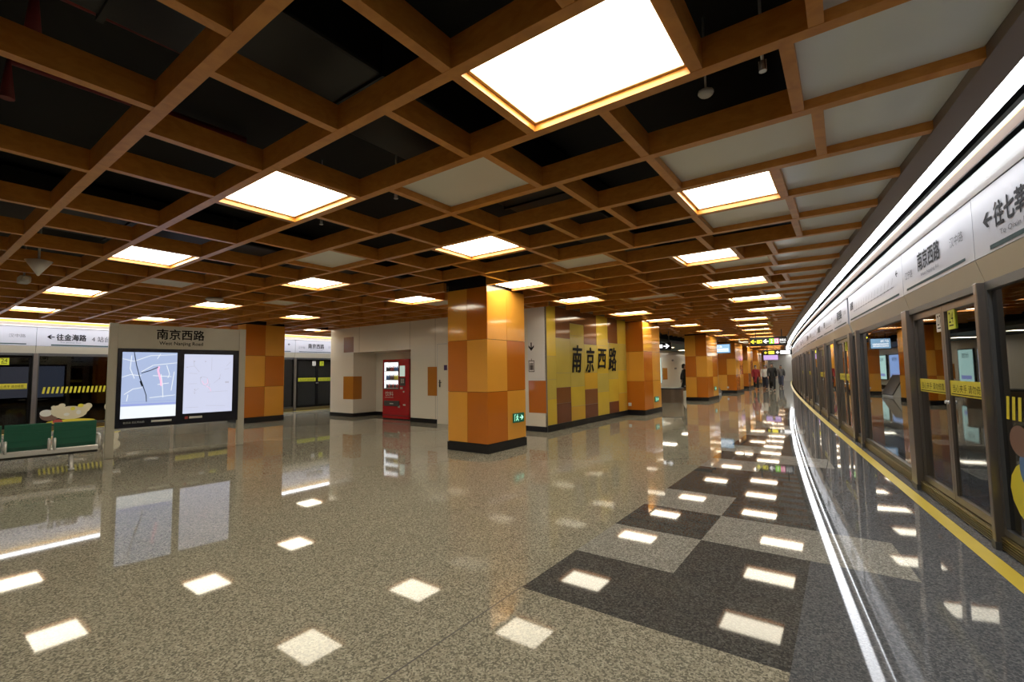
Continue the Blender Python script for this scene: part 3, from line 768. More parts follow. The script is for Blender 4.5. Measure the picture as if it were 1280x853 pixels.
LH = [(-2.0, .6, 'plain', None, 'far platform sign fascia cut by the picture edge'), (.6, 2.46, 'station', None, 'far platform sign fascia behind the bench, its end cut off'), (2.46, 5.55, 'dest', ('4 站台', '金海路'), 'far platform sign fascia reading 往金海路 with an arrow'),
      (5.55, 7.5, 'station', None, 'far platform sign fascia hidden behind the map board'), (7.5, 9.5, 'map', None, 'far platform sign fascia behind the far pillar'), (9.5, 11.4, 'station', None, 'far platform sign fascia reading 南京西路 above lime-stickered doors'), (11.4, 14, 'map', None, 'far platform sign fascia beside the cream wall')]
for a, b, kd, ex, lab in LH:
    l, rz = segL(a); header(l, rz, b-a, kd, lab, ex)
# ------------------------------------------------------------------ walls of the middle block
YW = 9.1
f = MB()
f.box(-14.2, -12.93, YW, 10.05, 0, 3.1); f.box(-12.93, -10.2, 10.0, 10.05, 0, 3.1); f.box(-12.93, -10.2, YW, 10.0, 2.08, 3.1); f.box(-10.2, -5.62, YW, 10.05, 0, 3.1)
f.box(-14.2, -14.1, 10.05, 16, 0, 3.1)
for x in (-12.63, -10.24, -9.2): f.box(x-.004, x+.004, YW-.002, YW, 2.08 if x < -12 else .13, 2.9, 1)
f.box(-14.2, -9.12, YW-.003, YW, 2.07, 2.078, 1) if False else None
# coloured tiles let into the wall
def tile(x0, x1, z0, z1, mi): f.box(x0, x1, YW-.004, YW, z0, z1, mi)
tile(-13.46, -12.926, 2.1, 2.6, 2); tile(-13.46, -12.926, .57, 1.31, 3); tile(-9.5, -9.13, .76, 1.56, 3)
f.box(-12.93, -12.926, YW, 9.42, .57, 1.31, 3); f.box(-12.93, -12.926, YW, 9.42, 2.08, 2.1, 2)
tile(-6.1, -5.62, .43, 1.18, 4)
struct('wall_front', f, [M_white, M_seam, M_pinktile, M_ochre, M_td])
f = MB(); f.box(-14.21, -12.92, YW-.012, YW, 0, .12); f.box(-10.21, -9.12, YW-.012, YW, 0, .12); f.box(-12.92, -10.2, 9.985, 10.0, 0, .12); f.box(-12.93, -12.915, YW, 9.985, 0, .12); f.box(-8.1, -5.6, YW-.012, YW, 0, .12)
struct('baseboard_front', f, [M_skirt])
# door in the cream wall
r = bpy.data.objects.new('door_1', None); COL.objects.link(r); r['kind'] = 'structure'; r.location = (-9.1, YW, 0)
MB().box(0, .95, -.012, 0, .005, 2.16).build('door_panel', M_white, r)
m = MB(); m.box(-.02, 0, -.016, 0, 0, 2.19); m.box(.95, .97, -.016, 0, 0, 2.19); m.box(-.02, .97, -.016, 0, 2.17, 2.19); m.build('door_frame', M_grey, r)
m = MB(); m.box(.06, .10, -.02, -.012, 1.0, 1.2); m.tube([(.08, -.02, 1.13), (.08, -.05, 1.13), (.17, -.05, 1.13)], .009); m.tube([(.08, -.012, 1.04), (.08, -.03, 1.04)], .015); m.build('door_handle', M_dgrey, r)
m = MB().box(-8.86, -8.74, YW-.006, YW-.0005, 1.46, 1.6).build('door_sign', mat('purple_sign', (0.06, 0.02, 0.12), .4), None, (-8.8, YW-.02, 1.5), True); tag(m, 'small dark purple sign on the cream wall beside the door handle', 'sign')
m.location.y -= .008

# yellow mosaic wall
f = MB(); XW = -5.58
cols = [9.1, 9.51, 10.22, 10.98, 11.75, 12.5, 13.2, 13.86]
pat = [  # list of (z0, z1, tile) for every column, 0 yellow 1 olive 2 amber 3 brown 4 maroon
    [(.15, .75, 0), (.75, 1.2, 1), (1.2, 1.75, 1), (1.75, 2.95, 0)], [(.15, .62, 4), (.62, 1.0, 3), (1.0, 1.35, 1), (1.35, 2.2, 1), (2.2, 2.95, 3)],
    [(.15, .5, 2), (.5, 1.0, 0), (1.0, 1.9, 1), (1.9, 2.3, 1), (2.3, 2.6, 1), (2.6, 2.95, 3)], [(.15, .5, 4), (.5, .9, 3), (.9, 1.35, 2), (1.35, 2.1, 1), (2.1, 2.95, 3)],
    [(.15, .8, 0), (.8, 1.3, 1), (1.3, 2.1, 0), (2.1, 2.95, 0)], [(.15, .48, 4), (.48, 1.15, 0), (1.15, 2.2, 1), (2.2, 2.95, 3)], [(.15, .7, 2), (.7, 1.4, 0), (1.4, 2.2, 1), (2.2, 2.95, 0)]]
for (a, b), p in zip(zip(cols[:-1], cols[1:]), pat):
    for z0, z1, t in p: f.box(XW-.05, XW, a+.003, b-.003, z0+.003, z1-.003, t)
f.box(XW-.06, XW-.004, 9.1, 13.86, 0, 3.1, 5)
struct('wall_mosaic', f, M_yw+[M_seam])
f = MB(); f.box(XW, XW+.02, 9.08, 13.84, 0, .15); struct('baseboard_mosaic', f, [M_skirt])
f = MB(); f.box(-9.5, XW-.07, 10.06, 10.11, 0, 3.1); f.box(XW-.2, XW-.07, 10.11, 13.78, 0, 3.1); struct('wall_inner', f, [M_white])
f = MB(); f.box(-9.5, -6.02, 13.78, 13.84, 0, 3.1); struct('wall_return', f, [M_white])
f = MB(); f.box(-9.6, -9.5, 10.06, YEND-.01, 0, 3.1); struct('wall_hall', f, [M_white])
# brush lettering fixed to the mosaic wall, one character each
for ch, y0, y1, z0, z1 in (('南', 10.27, 10.80, 1.36, 2.05), ('京', 11.04, 11.54, 1.36, 2.02), ('西', 11.76, 12.32, 1.46, 2.0), ('路', 12.48, 13.06, 1.38, 2.06)):
    m = MB(); L = y1-y0
    lettering(m, ch, 0, L-.05, 0, z1-z0, -.004, 0, bold=.007, slant=.12)
    o = m.build('wall_character', M_ink, None, (XW+.012, y0, z0)); o.rotation_euler = (0, 0, PI/2)
    sm = o.modifiers.new('depth', 'SOLIDIFY'); sm.thickness = .012; sm.offset = 0
    tag(o, 'black brush character %s on the yellow mosaic wall' % ch, 'lettering', 'station name on the mosaic wall')
# white sign panel round the corner of the mosaic wall
r = root('direction_sign', 'white panel with a down arrow and lift symbol beside the mosaic wall', 'sign', (-6.1, YW, 1.18))
MB().box(0, .47, -.016, -.005, 0, 1.75).build('panel', M_enamel, r)
m = MB(); arrow(m, .10, .80, .2, -PI/2, -.0175)
for q in ((.02, .18, .46, .475), (.02, .18, .205, .22), (.02, .032, .22, .46), (.168, .18, .22, .46)): m.quad([(q[0], -.0175, q[2]), (q[1], -.0175, q[2]), (q[1], -.0175, q[3]), (q[0], -.0175, q[3])])
for cx in (.065, .10, .135):
    disc(m, cx, .395, .014, .018, -.0175); m.quad([(cx-.014, -.0175, .25), (cx+.014, -.0175, .25), (cx+.014, -.0175, .37), (cx-.014, -.0175, .37)])
bar(m, (.1, .46), (.1, .52), .012, -.0175)
m.build('lettering', M_ink, r)

# ------------------------------------------------------------------ tiled pillars
def pillar(name_lab, x0, x1, y0, y1, pat_front, pat_side, ztop=2.90):
    """front face looks to -y, side face to +x; patterns are rows from the top, l light d dark"""
    r = root('tiled_pillar', name_lab, 'pillar', (x0, y0, 0), 0, 'orange tiled pillars')
    W_, D_ = x1-x0, y1-y0
    m = MB(); zs = [.16, 1.05, 1.97, ztop]
    m.box(.012, W_-.012, .012, D_-.012, .0, ztop+.3, 2)
    g = .003
    for k in range(3):
        z0, z1 = zs[k]+g, zs[k+1]-g; row = 2-k
        for c in range(2):
            t = 0 if pat_front[row][c] == 'l' else 1
            a, b = W_*c/2 + (g if c else .012), W_*(c+1)/2 - (g if c == 0 else .012)
            m.box(a if c else 0.0, b if c == 0 else W_, 0, .012, z0, z1, t)                   # -y
            m.box(0.0 if c == 0 else a, b if c == 0 else W_, D_-.012, D_, z0, z1, 1-t)         # +y
            a, b = D_*c/2 + (g if c else .012), D_*(c+1)/2 - (g if c == 0 else .012)
            t = 0 if pat_side[row][c] == 'l' else 1
            m.box(W_-.012, W_, a, b, z0, z1, t); m.box(0, .012, a, b, z0, z1, 1-t)
    m.build('tiling', [M_tl, M_td, M_skirt], r)
    MB().box(-.012, W_+.012, -.012, D_+.012, 0, .15).build('skirting', M_skirt, r)
    MB().box(.03, W_-.03, .03, D_-.03, ztop+.01, ztop+.5).build('capital', M_plenum, r)
    return r
pillar('near orange tiled pillar standing alone with a green exit sign near its foot', -5.93, -5.0, 6.19, 7.34, ['ld', 'dl', 'ld'], ['ll', 'ld', 'dl'])
pillar('orange tiled pillar behind the map board, beside the far platform', -15.1, -14.15, 6.3, 7.47, ['dl', 'ld', 'dl'], ['dl', 'ld', 'dl'])
pillar('orange tiled pillar closing the end of the yellow mosaic wall', -6.0, -5.03, 13.88, 15.45, ['dd', 'll', 'dd'], ['ll', 'dl', 'dl'])
pillar('orange tiled pillar just past the black-clad man', -5.8, -4.88, 21.25, 23.3, ['ld', 'dl', 'ld'], ['ll', 'ld', 'dl'])
pillar('orange tiled pillar behind the hanging monitor', -6.0, -5.05, 28.7, 31, ['dd', 'dl', 'ld'], ['ll', 'ld', 'dl'])
pillar('orange tiled pillar second past the hanging monitor', -6.25, -5.45, 35.3, 37.5, ['ld', 'dl', 'ld'], ['ll', 'ld', 'dl'])
pillar('orange tiled pillar third past the hanging monitor, beside the red-coated walker', -6.6, -5.75, 42, 44.2, ['ld', 'dl', 'ld'], ['ll', 'ld', 'dl'])
pillar('farthest orange tiled pillar near the end wall', -7.0, -6.1, 49, 51, ['ld', 'dl', 'ld'], ['ll', 'ld', 'dl'])
def exit_sign(x, y, z, L, lab):
    r = root('exit_sign', lab, 'sign', (x, y, z), PI/2, 'green exit signs low on the pillars')
    MB().bevbox(0, L, -.02, -.001, 0, L*.5, .003).build('case', M_exit, r)
    m = MB(); s = L
    disc(m, .36*s, .40*s, .035*s, .035*s, -.0215); polyline(m, [(.36*s, .36*s), (.32*s, .22*s), (.24*s, .1*s)], .05*s, -.0215); polyline(m, [(.32*s, .22*s), (.42*s, .16*s), (.44*s, .07*s)], .045*s, -.0215)
    polyline(m, [(.22*s, .28*s), (.35*s, .33*s), (.46*s, .26*s)], .035*s, -.0215); polyline(m, [(.10*s, .08*s), (.10*s, .42*s), (.2*s, .42*s)], .03*s, -.0215)
    arrow(m, .75*s, .25*s, .34*s, 0, -.0215); m.build('symbol', M_exitw, r)
exit_sign(-4.988, 6.9, .46, .34, 'green lit exit sign low on the near tiled pillar')
exit_sign(-5.018, 14.75, .36, .34, 'small green lit exit sign on the pillar at the end of the mosaic wall')
exit_sign(-4.868, 22.4, .42, .34, 'small green lit exit sign on the pillar past the black-clad man')
for x, y, z, lab in ((-5.5, 13.86, .33, 'small pale socket plate low on the pillar ending the mosaic wall'), (-5.5, 28.68, .33, 'small pale socket plate low on the pillar behind the hanging monitor')):
    m = MB(); m.bevbox(-.05, .05, -.012, -.001, -.05, .05, .004); m.box(-.02, -.008, -.0135, -.012, -.015, .015); m.box(.008, .02, -.0135, -.012, -.015, .015)
    tag(m.build('socket_plate', M_whitest, None, (x, y, z)), lab, 'socket')

# ------------------------------------------------------------------ map board
A = Vector((-10.32, 2.46)); B = Vector((-10.05, 4.37)); d = B-A; BL = d.length
r = root('map_board', 'grey free-standing board with two lit maps titled 南京西路', 'map board', (A.x, A.y, 0), math.atan2(d.y, d.x))
HB = 2.34
for x in (-.10, BL-.02):
    MB().bevbox(x, x+.12, -.05, .05, 0, HB, .008).build('post', M_board, r)
MB().box(.02, BL-.02, -.035, .035, 1.90, HB-.01).build('header_panel', M_board, r)
MB().bevbox(.02, BL-.02, -.06, .06, .50, 1.90, .008).build('bezel', M_bezel, r)
def maps(sgn):
    y = -.0615
    holder = r
    def place(o):
        if sgn < 0: o.rotation_euler = (0, 0, PI); o.location = (BL, 0, 0)
    m = MB(); lettering(m, '南京西路', .56, 1.30, 2.08, 2.27, -.037, bold=.004); place(m.build('lettering', M_ink, r))
    m = MB(); lettering(m, 'West Nanjing Road', .60, 1.28, 1.96, 2.04, -.037, bold=.0015); place(m.build('small_lettering', M_ink, r))
    s1 = MB().box(.085, .875, y, y+.003, .665, 1.835).build('screen', M_screen, r); place(s1)
    s2 = MB().box(.985, 1.80, y, y+.003, .69, 1.81).build('screen', M_screen2, r); place(s2)
    X = lambda u: .085+.79*u
    Z = lambda v: .665+1.17*v
    P = lambda l: [(X(u), Z(v)) for u, v in l]
    y2 = y-.0012
    m = MB(); polyline(m, P([(.2, 1), (.25, .8), (.32, .6), (.38, .48), (.44, .34), (.45, .24)]), .012, y2); polyline(m, P([(.34, .68), (.5, .72), (.64, .77)]), .014, y2); polyline(m, P([(.33, .56), (.37, .48)]), .03, y2)
    place(m.build('map_lines', M_mapdark, s1))
    m = MB(); polyline(m, P([(.66, .78), (.64, .72), (.70, .56), (.71, .48)]), .026, y2-.0004); place(m.build('map_lines', M_mappink, s1))
    m = MB()
    for l in ([(0, .9), (.2, .86), (.5, .95), (.98, .97)], [(.34, .7), (.55, .8), (1, .84)], [(.05, .36), (.2, .44), (.36, .46)], [(.64, .5), (.85, .52)], [(.75, .3), (.73, .5), (.7, .66)], [(.8, .8), (.86, .66), (.83, .6)], [(.62, .9), (.68, .98)], [(.0, .62), (.15, .66), (.34, .64)], [(.5, .3), (.98, .33)], [(.1, .26), (.12, .36)], [(.55, .64), (.9, .62)], [(.22, .6), (.14, .75), (.16, .95)], [(.9, .4), (.95, .7)]):
        polyline(m, P(l), .011, y2+.0003)
    m.quad([(X(0), y2+.0004, Z(0)), (X(1), y2+.0004, Z(0)), (X(1), y2+.0004, Z(.18)), (X(0), y2+.0004, Z(.18))]); place(m.build('map_roads', M_mapwhite, s1))
    m = MB(); m.quad([(X(0), y2, Z(.19)), (X(1), y2, Z(.19)), (X(1), y2, Z(.215)), (X(0), y2, Z(.215))]); polyline(m, P([(.02, .245), (.98, .25)]), .006, y2); place(m.build('map_bar', M_mapblue, s1))
    X = lambda u: .985+.815*u
    Z = lambda v: .69+1.12*v
    m = MB()
    for l in ([(.05, .78), (.2, .8), (.3, .7)], [(.2, .8), (.18, .9)], [(.55, .95), (.55, .72)], [(.32, .6), (.34, .5), (.44, .45), (.5, .52), (.46, .6), (.36, .62), (.32, .6)], [(.6, .5), (.72, .58), (.74, .66)], [(.2, .36), (.3, .42)], [(.48, .35), (.9, .36)], [(.86, .8), (.95, .88)], [(.1, .68), (.26, .67)], [(.5, .4), (.52, .5)], [(.1, .5), (.26, .5)], [(.05, .1), (.3, .1)], [(.45, .12), (.85, .1)], [(.82, .74), (.92, .76)]):
        polyline(m, P(l), .006, y2)
    for u, v in ((.06, .78), (.2, .88), (.42, .88), (.22, .4), (.22, .34), (.72, .58), (.34, .6)): disc(m, X(u), Z(v), .012, .012, y2)
    m.quad([(X(.84), y2, Z(.5)), (X(.92), y2, Z(.5)), (X(.92), y2, Z(.53)), (X(.84), y2, Z(.53))]); place(m.build('map_lines', M_mapgrey, s2))
    m = MB(); polyline(m, P([(.36, .55), (.4, .48), (.48, .5), (.47, .58)]), .006, y2-.0004); polyline(m, P([(.44, .46), (.52, .42), (.55, .36)]), .006, y2-.0004); place(m.build('map_lines', M_mappink, s2))
    m = MB(); lettering(m, '轨交站 街区导向图', .13, .42, .575, .61, y-.0005); m.quad([(.52, y-.0005, .575), (.82, y-.0005, .575), (.82, y-.0005, .61), (.52, y-.0005, .61)])
    m.quad([(1.09, y-.0005, .595), (1.30, y-.0005, .595), (1.30, y-.0005, .635), (1.09, y-.0005, .635)]); m.quad([(1.02, y-.0005, .59), (1.07, y-.0005, .59), (1.07, y-.0005, .64), (1.02, y-.0005, .64)], 1); place(m.build('caption', [M_whitest, M_redst], r))
maps(1); maps(-1)

# ------------------------------------------------------------------ bench with its back to the camera
r = root('waiting_bench', 'green perforated metal bench with chrome arms before the far platform', 'bench', (-9.62, 1.8, 0), math.atan2(1.9, .27))
# local x along the bench, y away from the camera; the last seat ends at x=.42
WS = .50
def seat_shell(x0):
    prof = [(.0, .72), (.012, .73), (.03, .6), (.045, .42), (.09, .345), (.2, .325), (.40, .335), (.47, .325), (.47, .31), (.40, .318), (.2, .308), (.08, .325), (.03, .40), (.012, .58)]
    m = MB(); m.prism(prof, 'x', x0+.012, x0+WS-.012); 
    for z in (.48, .60, .655): m.box(x0+.03, x0+WS-.03, .0+(.72-z)*.1-.008, .0+(.72-z)*.1+.004, z, z+.008)
    return m
for i in range(5): seat_shell(.30-WS*(i+1)).build('seat', M_green, r)
MB().bevbox(.30-WS*5, .32, .005, .07, .265, .345, .012).build('seat_rail', M_chrome, r)
MB().bevbox(.30-WS*5, .32, .08, .20, .225, .29, .01).build('beam', M_dgrey, r)
for i in range(6):
    x = .30-WS*i
    for dx in ((-.03, .03) if 0 < i < 5 else ((.0,) if i else (.03,))):
        m = MB(); m.tube([(x+dx, .06, .29), (x+dx, .0, .34), (x+dx, -.01, .46), (x+dx, .04, .50), (x+dx, .34, .50), (x+dx, .40, .46), (x+dx, .38, .36), (x+dx, .3, .29)], .017, seg=8); m.build('armrest', M_chrome, r)
for x in (.02, -1.7):
    m = MB(); m.tube([(x, .15, .27), (x, .05, .12), (x, -.08, .03)], [.03, .026, .022]); m.tube([(x, .15, .27), (x, .26, .12), (x, .38, .03)], [.03, .026, .022]); m.ball((x, -.08, .018), .04, .05, .018); m.ball((x, .38, .018), .04, .05, .018)
    m.build('leg', M_chrome, r)

# ------------------------------------------------------------------ vending machine
VX, VY = -11.7, 9.3
r = root('vending_machine', 'tall red drinks vending machine standing in the wall recess', 'vending machine', (VX, VY, 0))
m = MB()
m.box(0, .06, 0, .66, .03, 1.82); m.box(1.12, 1.2, 0, .66, .03, 1.82); m.box(.06, 1.12, 0, .66, 1.74, 1.82); m.box(.06, 1.12, 0, .66, .03, .92); m.box(.74, 1.12, 0, .66, .92, 1.74); m.box(.06, .74, .14, .66, .92, 1.74)
m.build('cabinet', M_red, r)
m = MB(); m.box(.0, 1.2, .02, .64, 0, .03); m.build('base', M_skirt, r)
lp = MB(); lp.box(.07, .73, .125, .139, .93, 1.73); lp.box(.061, .069, .005, .139, .92, 1.74); lp.box(.731, .739, .005, .139, .92, 1.74); lp.build('light_panel', M_vwin, r)
for z in (.95, 1.20, 1.47): MB().box(.07, .73, .02, .124, z-.02, z).build('shelf', M_grey, r)
m = MB()
for q in ((.05, .75, -.008, .0, .905, .93), (.05, .75, -.008, 0, 1.73, 1.755), (.05, .075, -.008, 0, .93, 1.73), (.725, .75, -.008, 0, .93, 1.73)): m.box(*q)
m.build('window_frame', M_dgrey, r)
m = MB(); m.box(.80, 1.02, -.012, 0, 1.3, 1.62); m.build('payment_screen', mat('pale_green_screen', (.2, .25, .2), .3, emit=.35, ecol=(.7, .85, .75)), r)
m = MB(); m.box(.80, 1.04, -.012, 0, 1.02, 1.26); 
for i in range(3):
    for j in range(3): m.box(.86+i*.05, .89+i*.05, -.018, -.012, 1.10+j*.045, 1.13+j*.045, 1)
m.build('keypad', [M_dgrey, M_whitest], r)
m = MB(); m.box(.82, .92, -.012, 0, .92, .98); m.build('coin_slot', M_chrome, r)
m = MB(); m.bevbox(.08, .78, -.02, .0, .40, .56, .006); m.build('dispensing_flap', M_dgrey, r)
m = MB(); m.box(.35, .52, -.024, -.02, .46, .49); m.box(.72, .80, -.012, 0, .36, .43); m.box(.95, 1.05, -.01, 0, .43, .47); m.build('white_notice', M_whitest, r)
m = MB(); m.box(.0, 1.2, -.01, 0, .1, .14); m.build('kick_strip', M_dred, r)
m = MB(); lettering(m, '饮料', .12, .5, .70, .84, -.002); bar(m, (.1, .66), (.5, .66), .01, -.002); m.build('lettering', M_whitest, r)
m = MB(); m.tube([(.98, -.002, .84), (.98, -.02, .84)], .025); m.build('lock', M_chrome, r)
bm_cols = [M_dgrey, M_redst, M_bluest, M_brownst, M_label_y, M_ochre]
sh = ['top', 'middle', 'bottom']
for row, z in enumerate((1.47, 1.20, .95)):
    for i in range(7):
        h = (.15, .17, .14)[row]; x = VX+.12+i*.093
        b = MB(); b.tube([(0, 0, 0), (0, 0, h*.6), (0, 0, h*.78), (0, 0, h*.85)], [.032, .032, .014, .013], seg=10)
        o = b.build('drink_bottle', bm_cols[(i//2+row*2) % 6] if row < 2 else [M_dgrey, M_redst][i % 2], None, (x, VY+.07, z))
        tag(o, 'small drink bottle, %s on the %s shelf of the red vending machine' % (ordn(i), sh[row]), 'bottle', 'drinks in the vending machine window')
        MB().tube([(0, 0, h*.85), (0, 0, h*.95)], .016, seg=10).build('cap', M_whitest, o)

# ------------------------------------------------------------------ hanging signs and monitor
def rods(m, xs, z0): 
    for x in xs: m.tube([(x, 0, z0), (x, 0, z0+1.2)], .015)
r = root('hanging_sign', 'black lit hanging sign with yellow and white arrows over the aisle', 'sign', (-3.04, 20.5, 2.28))
MB().bevbox(0, 1.28, -.06, .06, 0, .34, .01).build('case', M_sbox, r)
m = MB(); rods(m, (.2, 1.1), .34); m.build('hanger', M_dgrey, r)
m = MB(); arrow(m, .12, .17, .2, PI, -.062); lettering(m, '出口', .25, .42, .1, .24, -.062, bold=.006); m.build('yellow_symbol', M_siglow_y, r)
m = MB(); arrow(m, .56, .17, .2, PI, -.062); lettering(m, '换乘站', 1.03, 1.24, .15, .25, -.062); lettering(m, 'Transfer', 1.03, 1.24, .08, .13, -.062); m.build('white_symbol', M_siglow_w, r)
m = MB(); m.quad([(.68, -.062, .07), (.84, -.062, .07), (.84, -.062, .27), (.68, -.062, .27)]); m.build('green_plate', M_siglow_g, r)
m = MB(); m.quad([(.85, -.062, .07), (1.0, -.062, .07), (1.0, -.062, .27), (.85, -.062, .27)]); m.build('pink_plate', M_siglow_p, r)
m = MB(); lettering(m, '2', .73, .79, .1, .24, -.064); lettering(m, '13', .87, .98, .1, .24, -.064); m.build('number', M_siglow_w, r)
r = root('hanging_sign', 'second black lit hanging sign farther along, yellow on its near half', 'sign', (-4.0, 31.5, 2.18))
MB().bevbox(0, 1.5, -.06, .06, 0, .3, .01).build('case', M_sbox, r)
m = MB(); rods(m, (.2, 1.3), .3); m.build('hanger', M_dgrey, r)
m = MB(); m.quad([(.3, -.062, .06), (.6, -.062, .06), (.6, -.062, .24), (.3, -.062, .24)]); arrow(m, .15, .15, .18, PI, -.062); m.build('yellow_symbol', M_siglow_y, r)
m = MB(); arrow(m, .78, .15, .2, PI, -.062); m.quad([(.92, -.062, .05), (1.42, -.062, .05), (1.42, -.062, .25), (.92, -.062, .25)]); m.build('white_symbol', M_siglow_w, r)
r = root('hanging_monitor', 'lilac lit hanging screen far down the aisle above the walkers', 'monitor', (-4.7, 37, 1.95))
MB().bevbox(0, .95, -.05, .05, 0, .4, .01).build('case', M_sbox, r); MB().box(.03, .92, -.055, -.05, .03, .37).build('screen', M_lilac, r)
m = MB(); rods(m, (.3, .65), .4); m.build('hanger', M_dgrey, r)
r = root('hanging_monitor', 'blue lit timetable monitor hanging in front of an orange pillar', 'monitor', (-5.58, 26, 2.2))
MB().bevbox(0, .8, -.05, .05, 0, .5, .01).build('case', M_sbox, r); MB().box(.03, .77, -.056, -.05, .03, .47).build('screen', M_monitor, r)
m = MB(); lettering(m, '07:36', .1, .4, .3, .42, -.058); 
for i in range(3): bar(m, (.1, .24-.06*i), (.7, .24-.06*i), .025, -.058)
m.build('display_text', M_siglow_w, r)
m = MB(); rods(m, (.2, .6), .5); m.build('hanger', M_dgrey, r)
m = MB(); m.tube([(0, 0, 1.1), (0, 0, .02)], .03); m.tube([(0, 0, .02), (.25, 0, 0)], .03); m.bevbox(.2, .42, -.06, .06, -.06, .05, .015)
tag(m.build('security_camera', M_grey, None, (-4.36, 26, 2.72)), 'white security camera on a drop pole beside the blue monitor', 'camera')
r = root('hanging_sign', 'black hanging sign with a white arrow over the escalator opening', 'sign', (-6.22, 18.9, 2.2))
MB().bevbox(0, .55, -.05, .05, 0, .3, .01).build('case', M_sbox, r)
m = MB(); arrow(m, .36, .15, .24, 0, -.052); m.quad([(.05, -.052, .08), (.2, -.052, .08), (.2, -.052, .22), (.05, -.052, .22)]); m.build('white_symbol', M_siglow_w, r)
m = MB(); rods(m, (.1, .45), .3); m.build('hanger', M_dgrey, r)

# ------------------------------------------------------------------ escalator hall
f = MB(); f.box(-9.5, -6.45, 13.86, 41, 2.62, 2.75); struct('ceiling_bulkhead', f, [mat('dark_green_bulkhead', (.03, .045, .038), .5)])
f = MB(); f.box(-9.5, -9.47, 16, 40, .0, .15, 0); f.box(-9.5, -9.48, 29.6, 30.5, .75, 1.5, 1); struct('baseboard_hall', f, [M_skirt, M_ochre])
for y, z, lab in ((31.6, 1.95, 'small grey notice high on the pale hall wall'), (32.2, 1.4, 'small dark notice on the pale hall wall')):
    m = MB(); m.bevbox(0, .4, -.02, -.001, 0, .12, .004); m.box(.05, .35, -.022, -.02, .03, .05, 1)
    o = m.build('notice', [M_dgrey, M_grey], None, (-9.5, y, z)); o.rotation_euler = (0, 0, PI/2); tag(o, lab, 'notice')
r = root('escalator_balustrade', 'low rounded brown steel escalator end beside the pillar row', 'escalator', (-6.35, 19.5, 0))
def stadium(z0, z1, x0, x1, y0, y1, rr, m):
    pts = []
    for cx, cy_, a0 in ((x1-rr, y0+rr, -90), (x1-rr, y1-rr, 0)):
        for k in range(9): a = math.radians(a0+k*90/8); pts.append((cx+rr*math.cos(a), cy_+rr*math.sin(a)))
    pts += [(x0, y1), (x0, y0)]
    m.prism(pts, 'z', z0, z1)
m = MB(); stadium(0, .56, -.9, .74, 0, .95, .42, m); m.build('panel', M_brownsteel, r)
m = MB(); stadium(.56, .62, -.92, .76, -.02, .97, .43, m); m.build('handrail', M_dgrey, r)
r = root('slanted_balustrade', 'white slanted escalator side panel between two orange pillars', 'escalator', (-6.35, 26.2, 0))
MB().prism([(0, .0), (.75, .0), (.75, .08), (.28, .95), (0, .95)], 'y', 0, 1.2).build('panel', M_enamel, r)
MB().prism([(.75, .08), (.28, .95), (.0, .95), (.0, 1.0), (.31, 1.0), (.79, .11)], 'y', -.02, 1.22).build('handrail', M_dgrey, r)

# lit advert boxes and lights in the hall behind the pillars
for y, wd, m, lab in ((26.2, 1.2, M_ad3, 'pale lit advert box on the hall wall, mirrored in the nearest door glass'), (27.8, 1.2, M_ad1, 'mint lit advert box on the hall wall, mirrored in the nearest door glass'),
                      (36.0, 1.6, M_ad2, 'blue lit advert box farther along the hall wall'), (38.2, 1.6, M_ad1, 'mint green lit advert box farthest along the hall wall')):
    r = root('advert_lightbox', lab, 'advert', (-9.48, y, .55), PI/2, 'lit adverts on the hall wall')
    MB().bevbox(-.05, wd+.05, -.08, -.005, -.05, 1.65, .01).build('case', M_dgrey, r)
    MB().box(0, wd, -.084, -.079, 0, 1.6).build('poster', m, r)
    t = MB(); lettering(t, '地铁', wd*.25, wd*.75, 1.2, 1.45, -.086); t.quad([(wd*.15, -.086, .2), (wd*.85, -.086, .2), (wd*.85, -.086, .38), (wd*.15, -.086, .38)], 1); t.build('lettering', [M_mapdark, M_mapblue], r)
for i, y in enumerate((17.5, 21.0, 25.0, 29.5, 34.5, 39.5)):
    h = MB(); h.box(-.5, .5, -.35, .35, .012, .04)
    for q in ((-.5, -.48, -.35, .35), (.48, .5, -.35, .35), (-.48, .48, -.35, -.33), (-.48, .48, .33, .35)): h.box(q[0], q[1], q[2], q[3], -.005, .012)
    o = h.build('ceiling_light', M_lightbox, None, (-7.9, y, 2.575)); tag(o, 'lit ceiling light in the hall behind the pillars, %s from the mosaic wall' % ordn(i), 'ceiling light', 'square ceiling lights')
    MB().box(-.475, .475, -.325, .325, 0, .011).build('diffuser', M_diff, o)

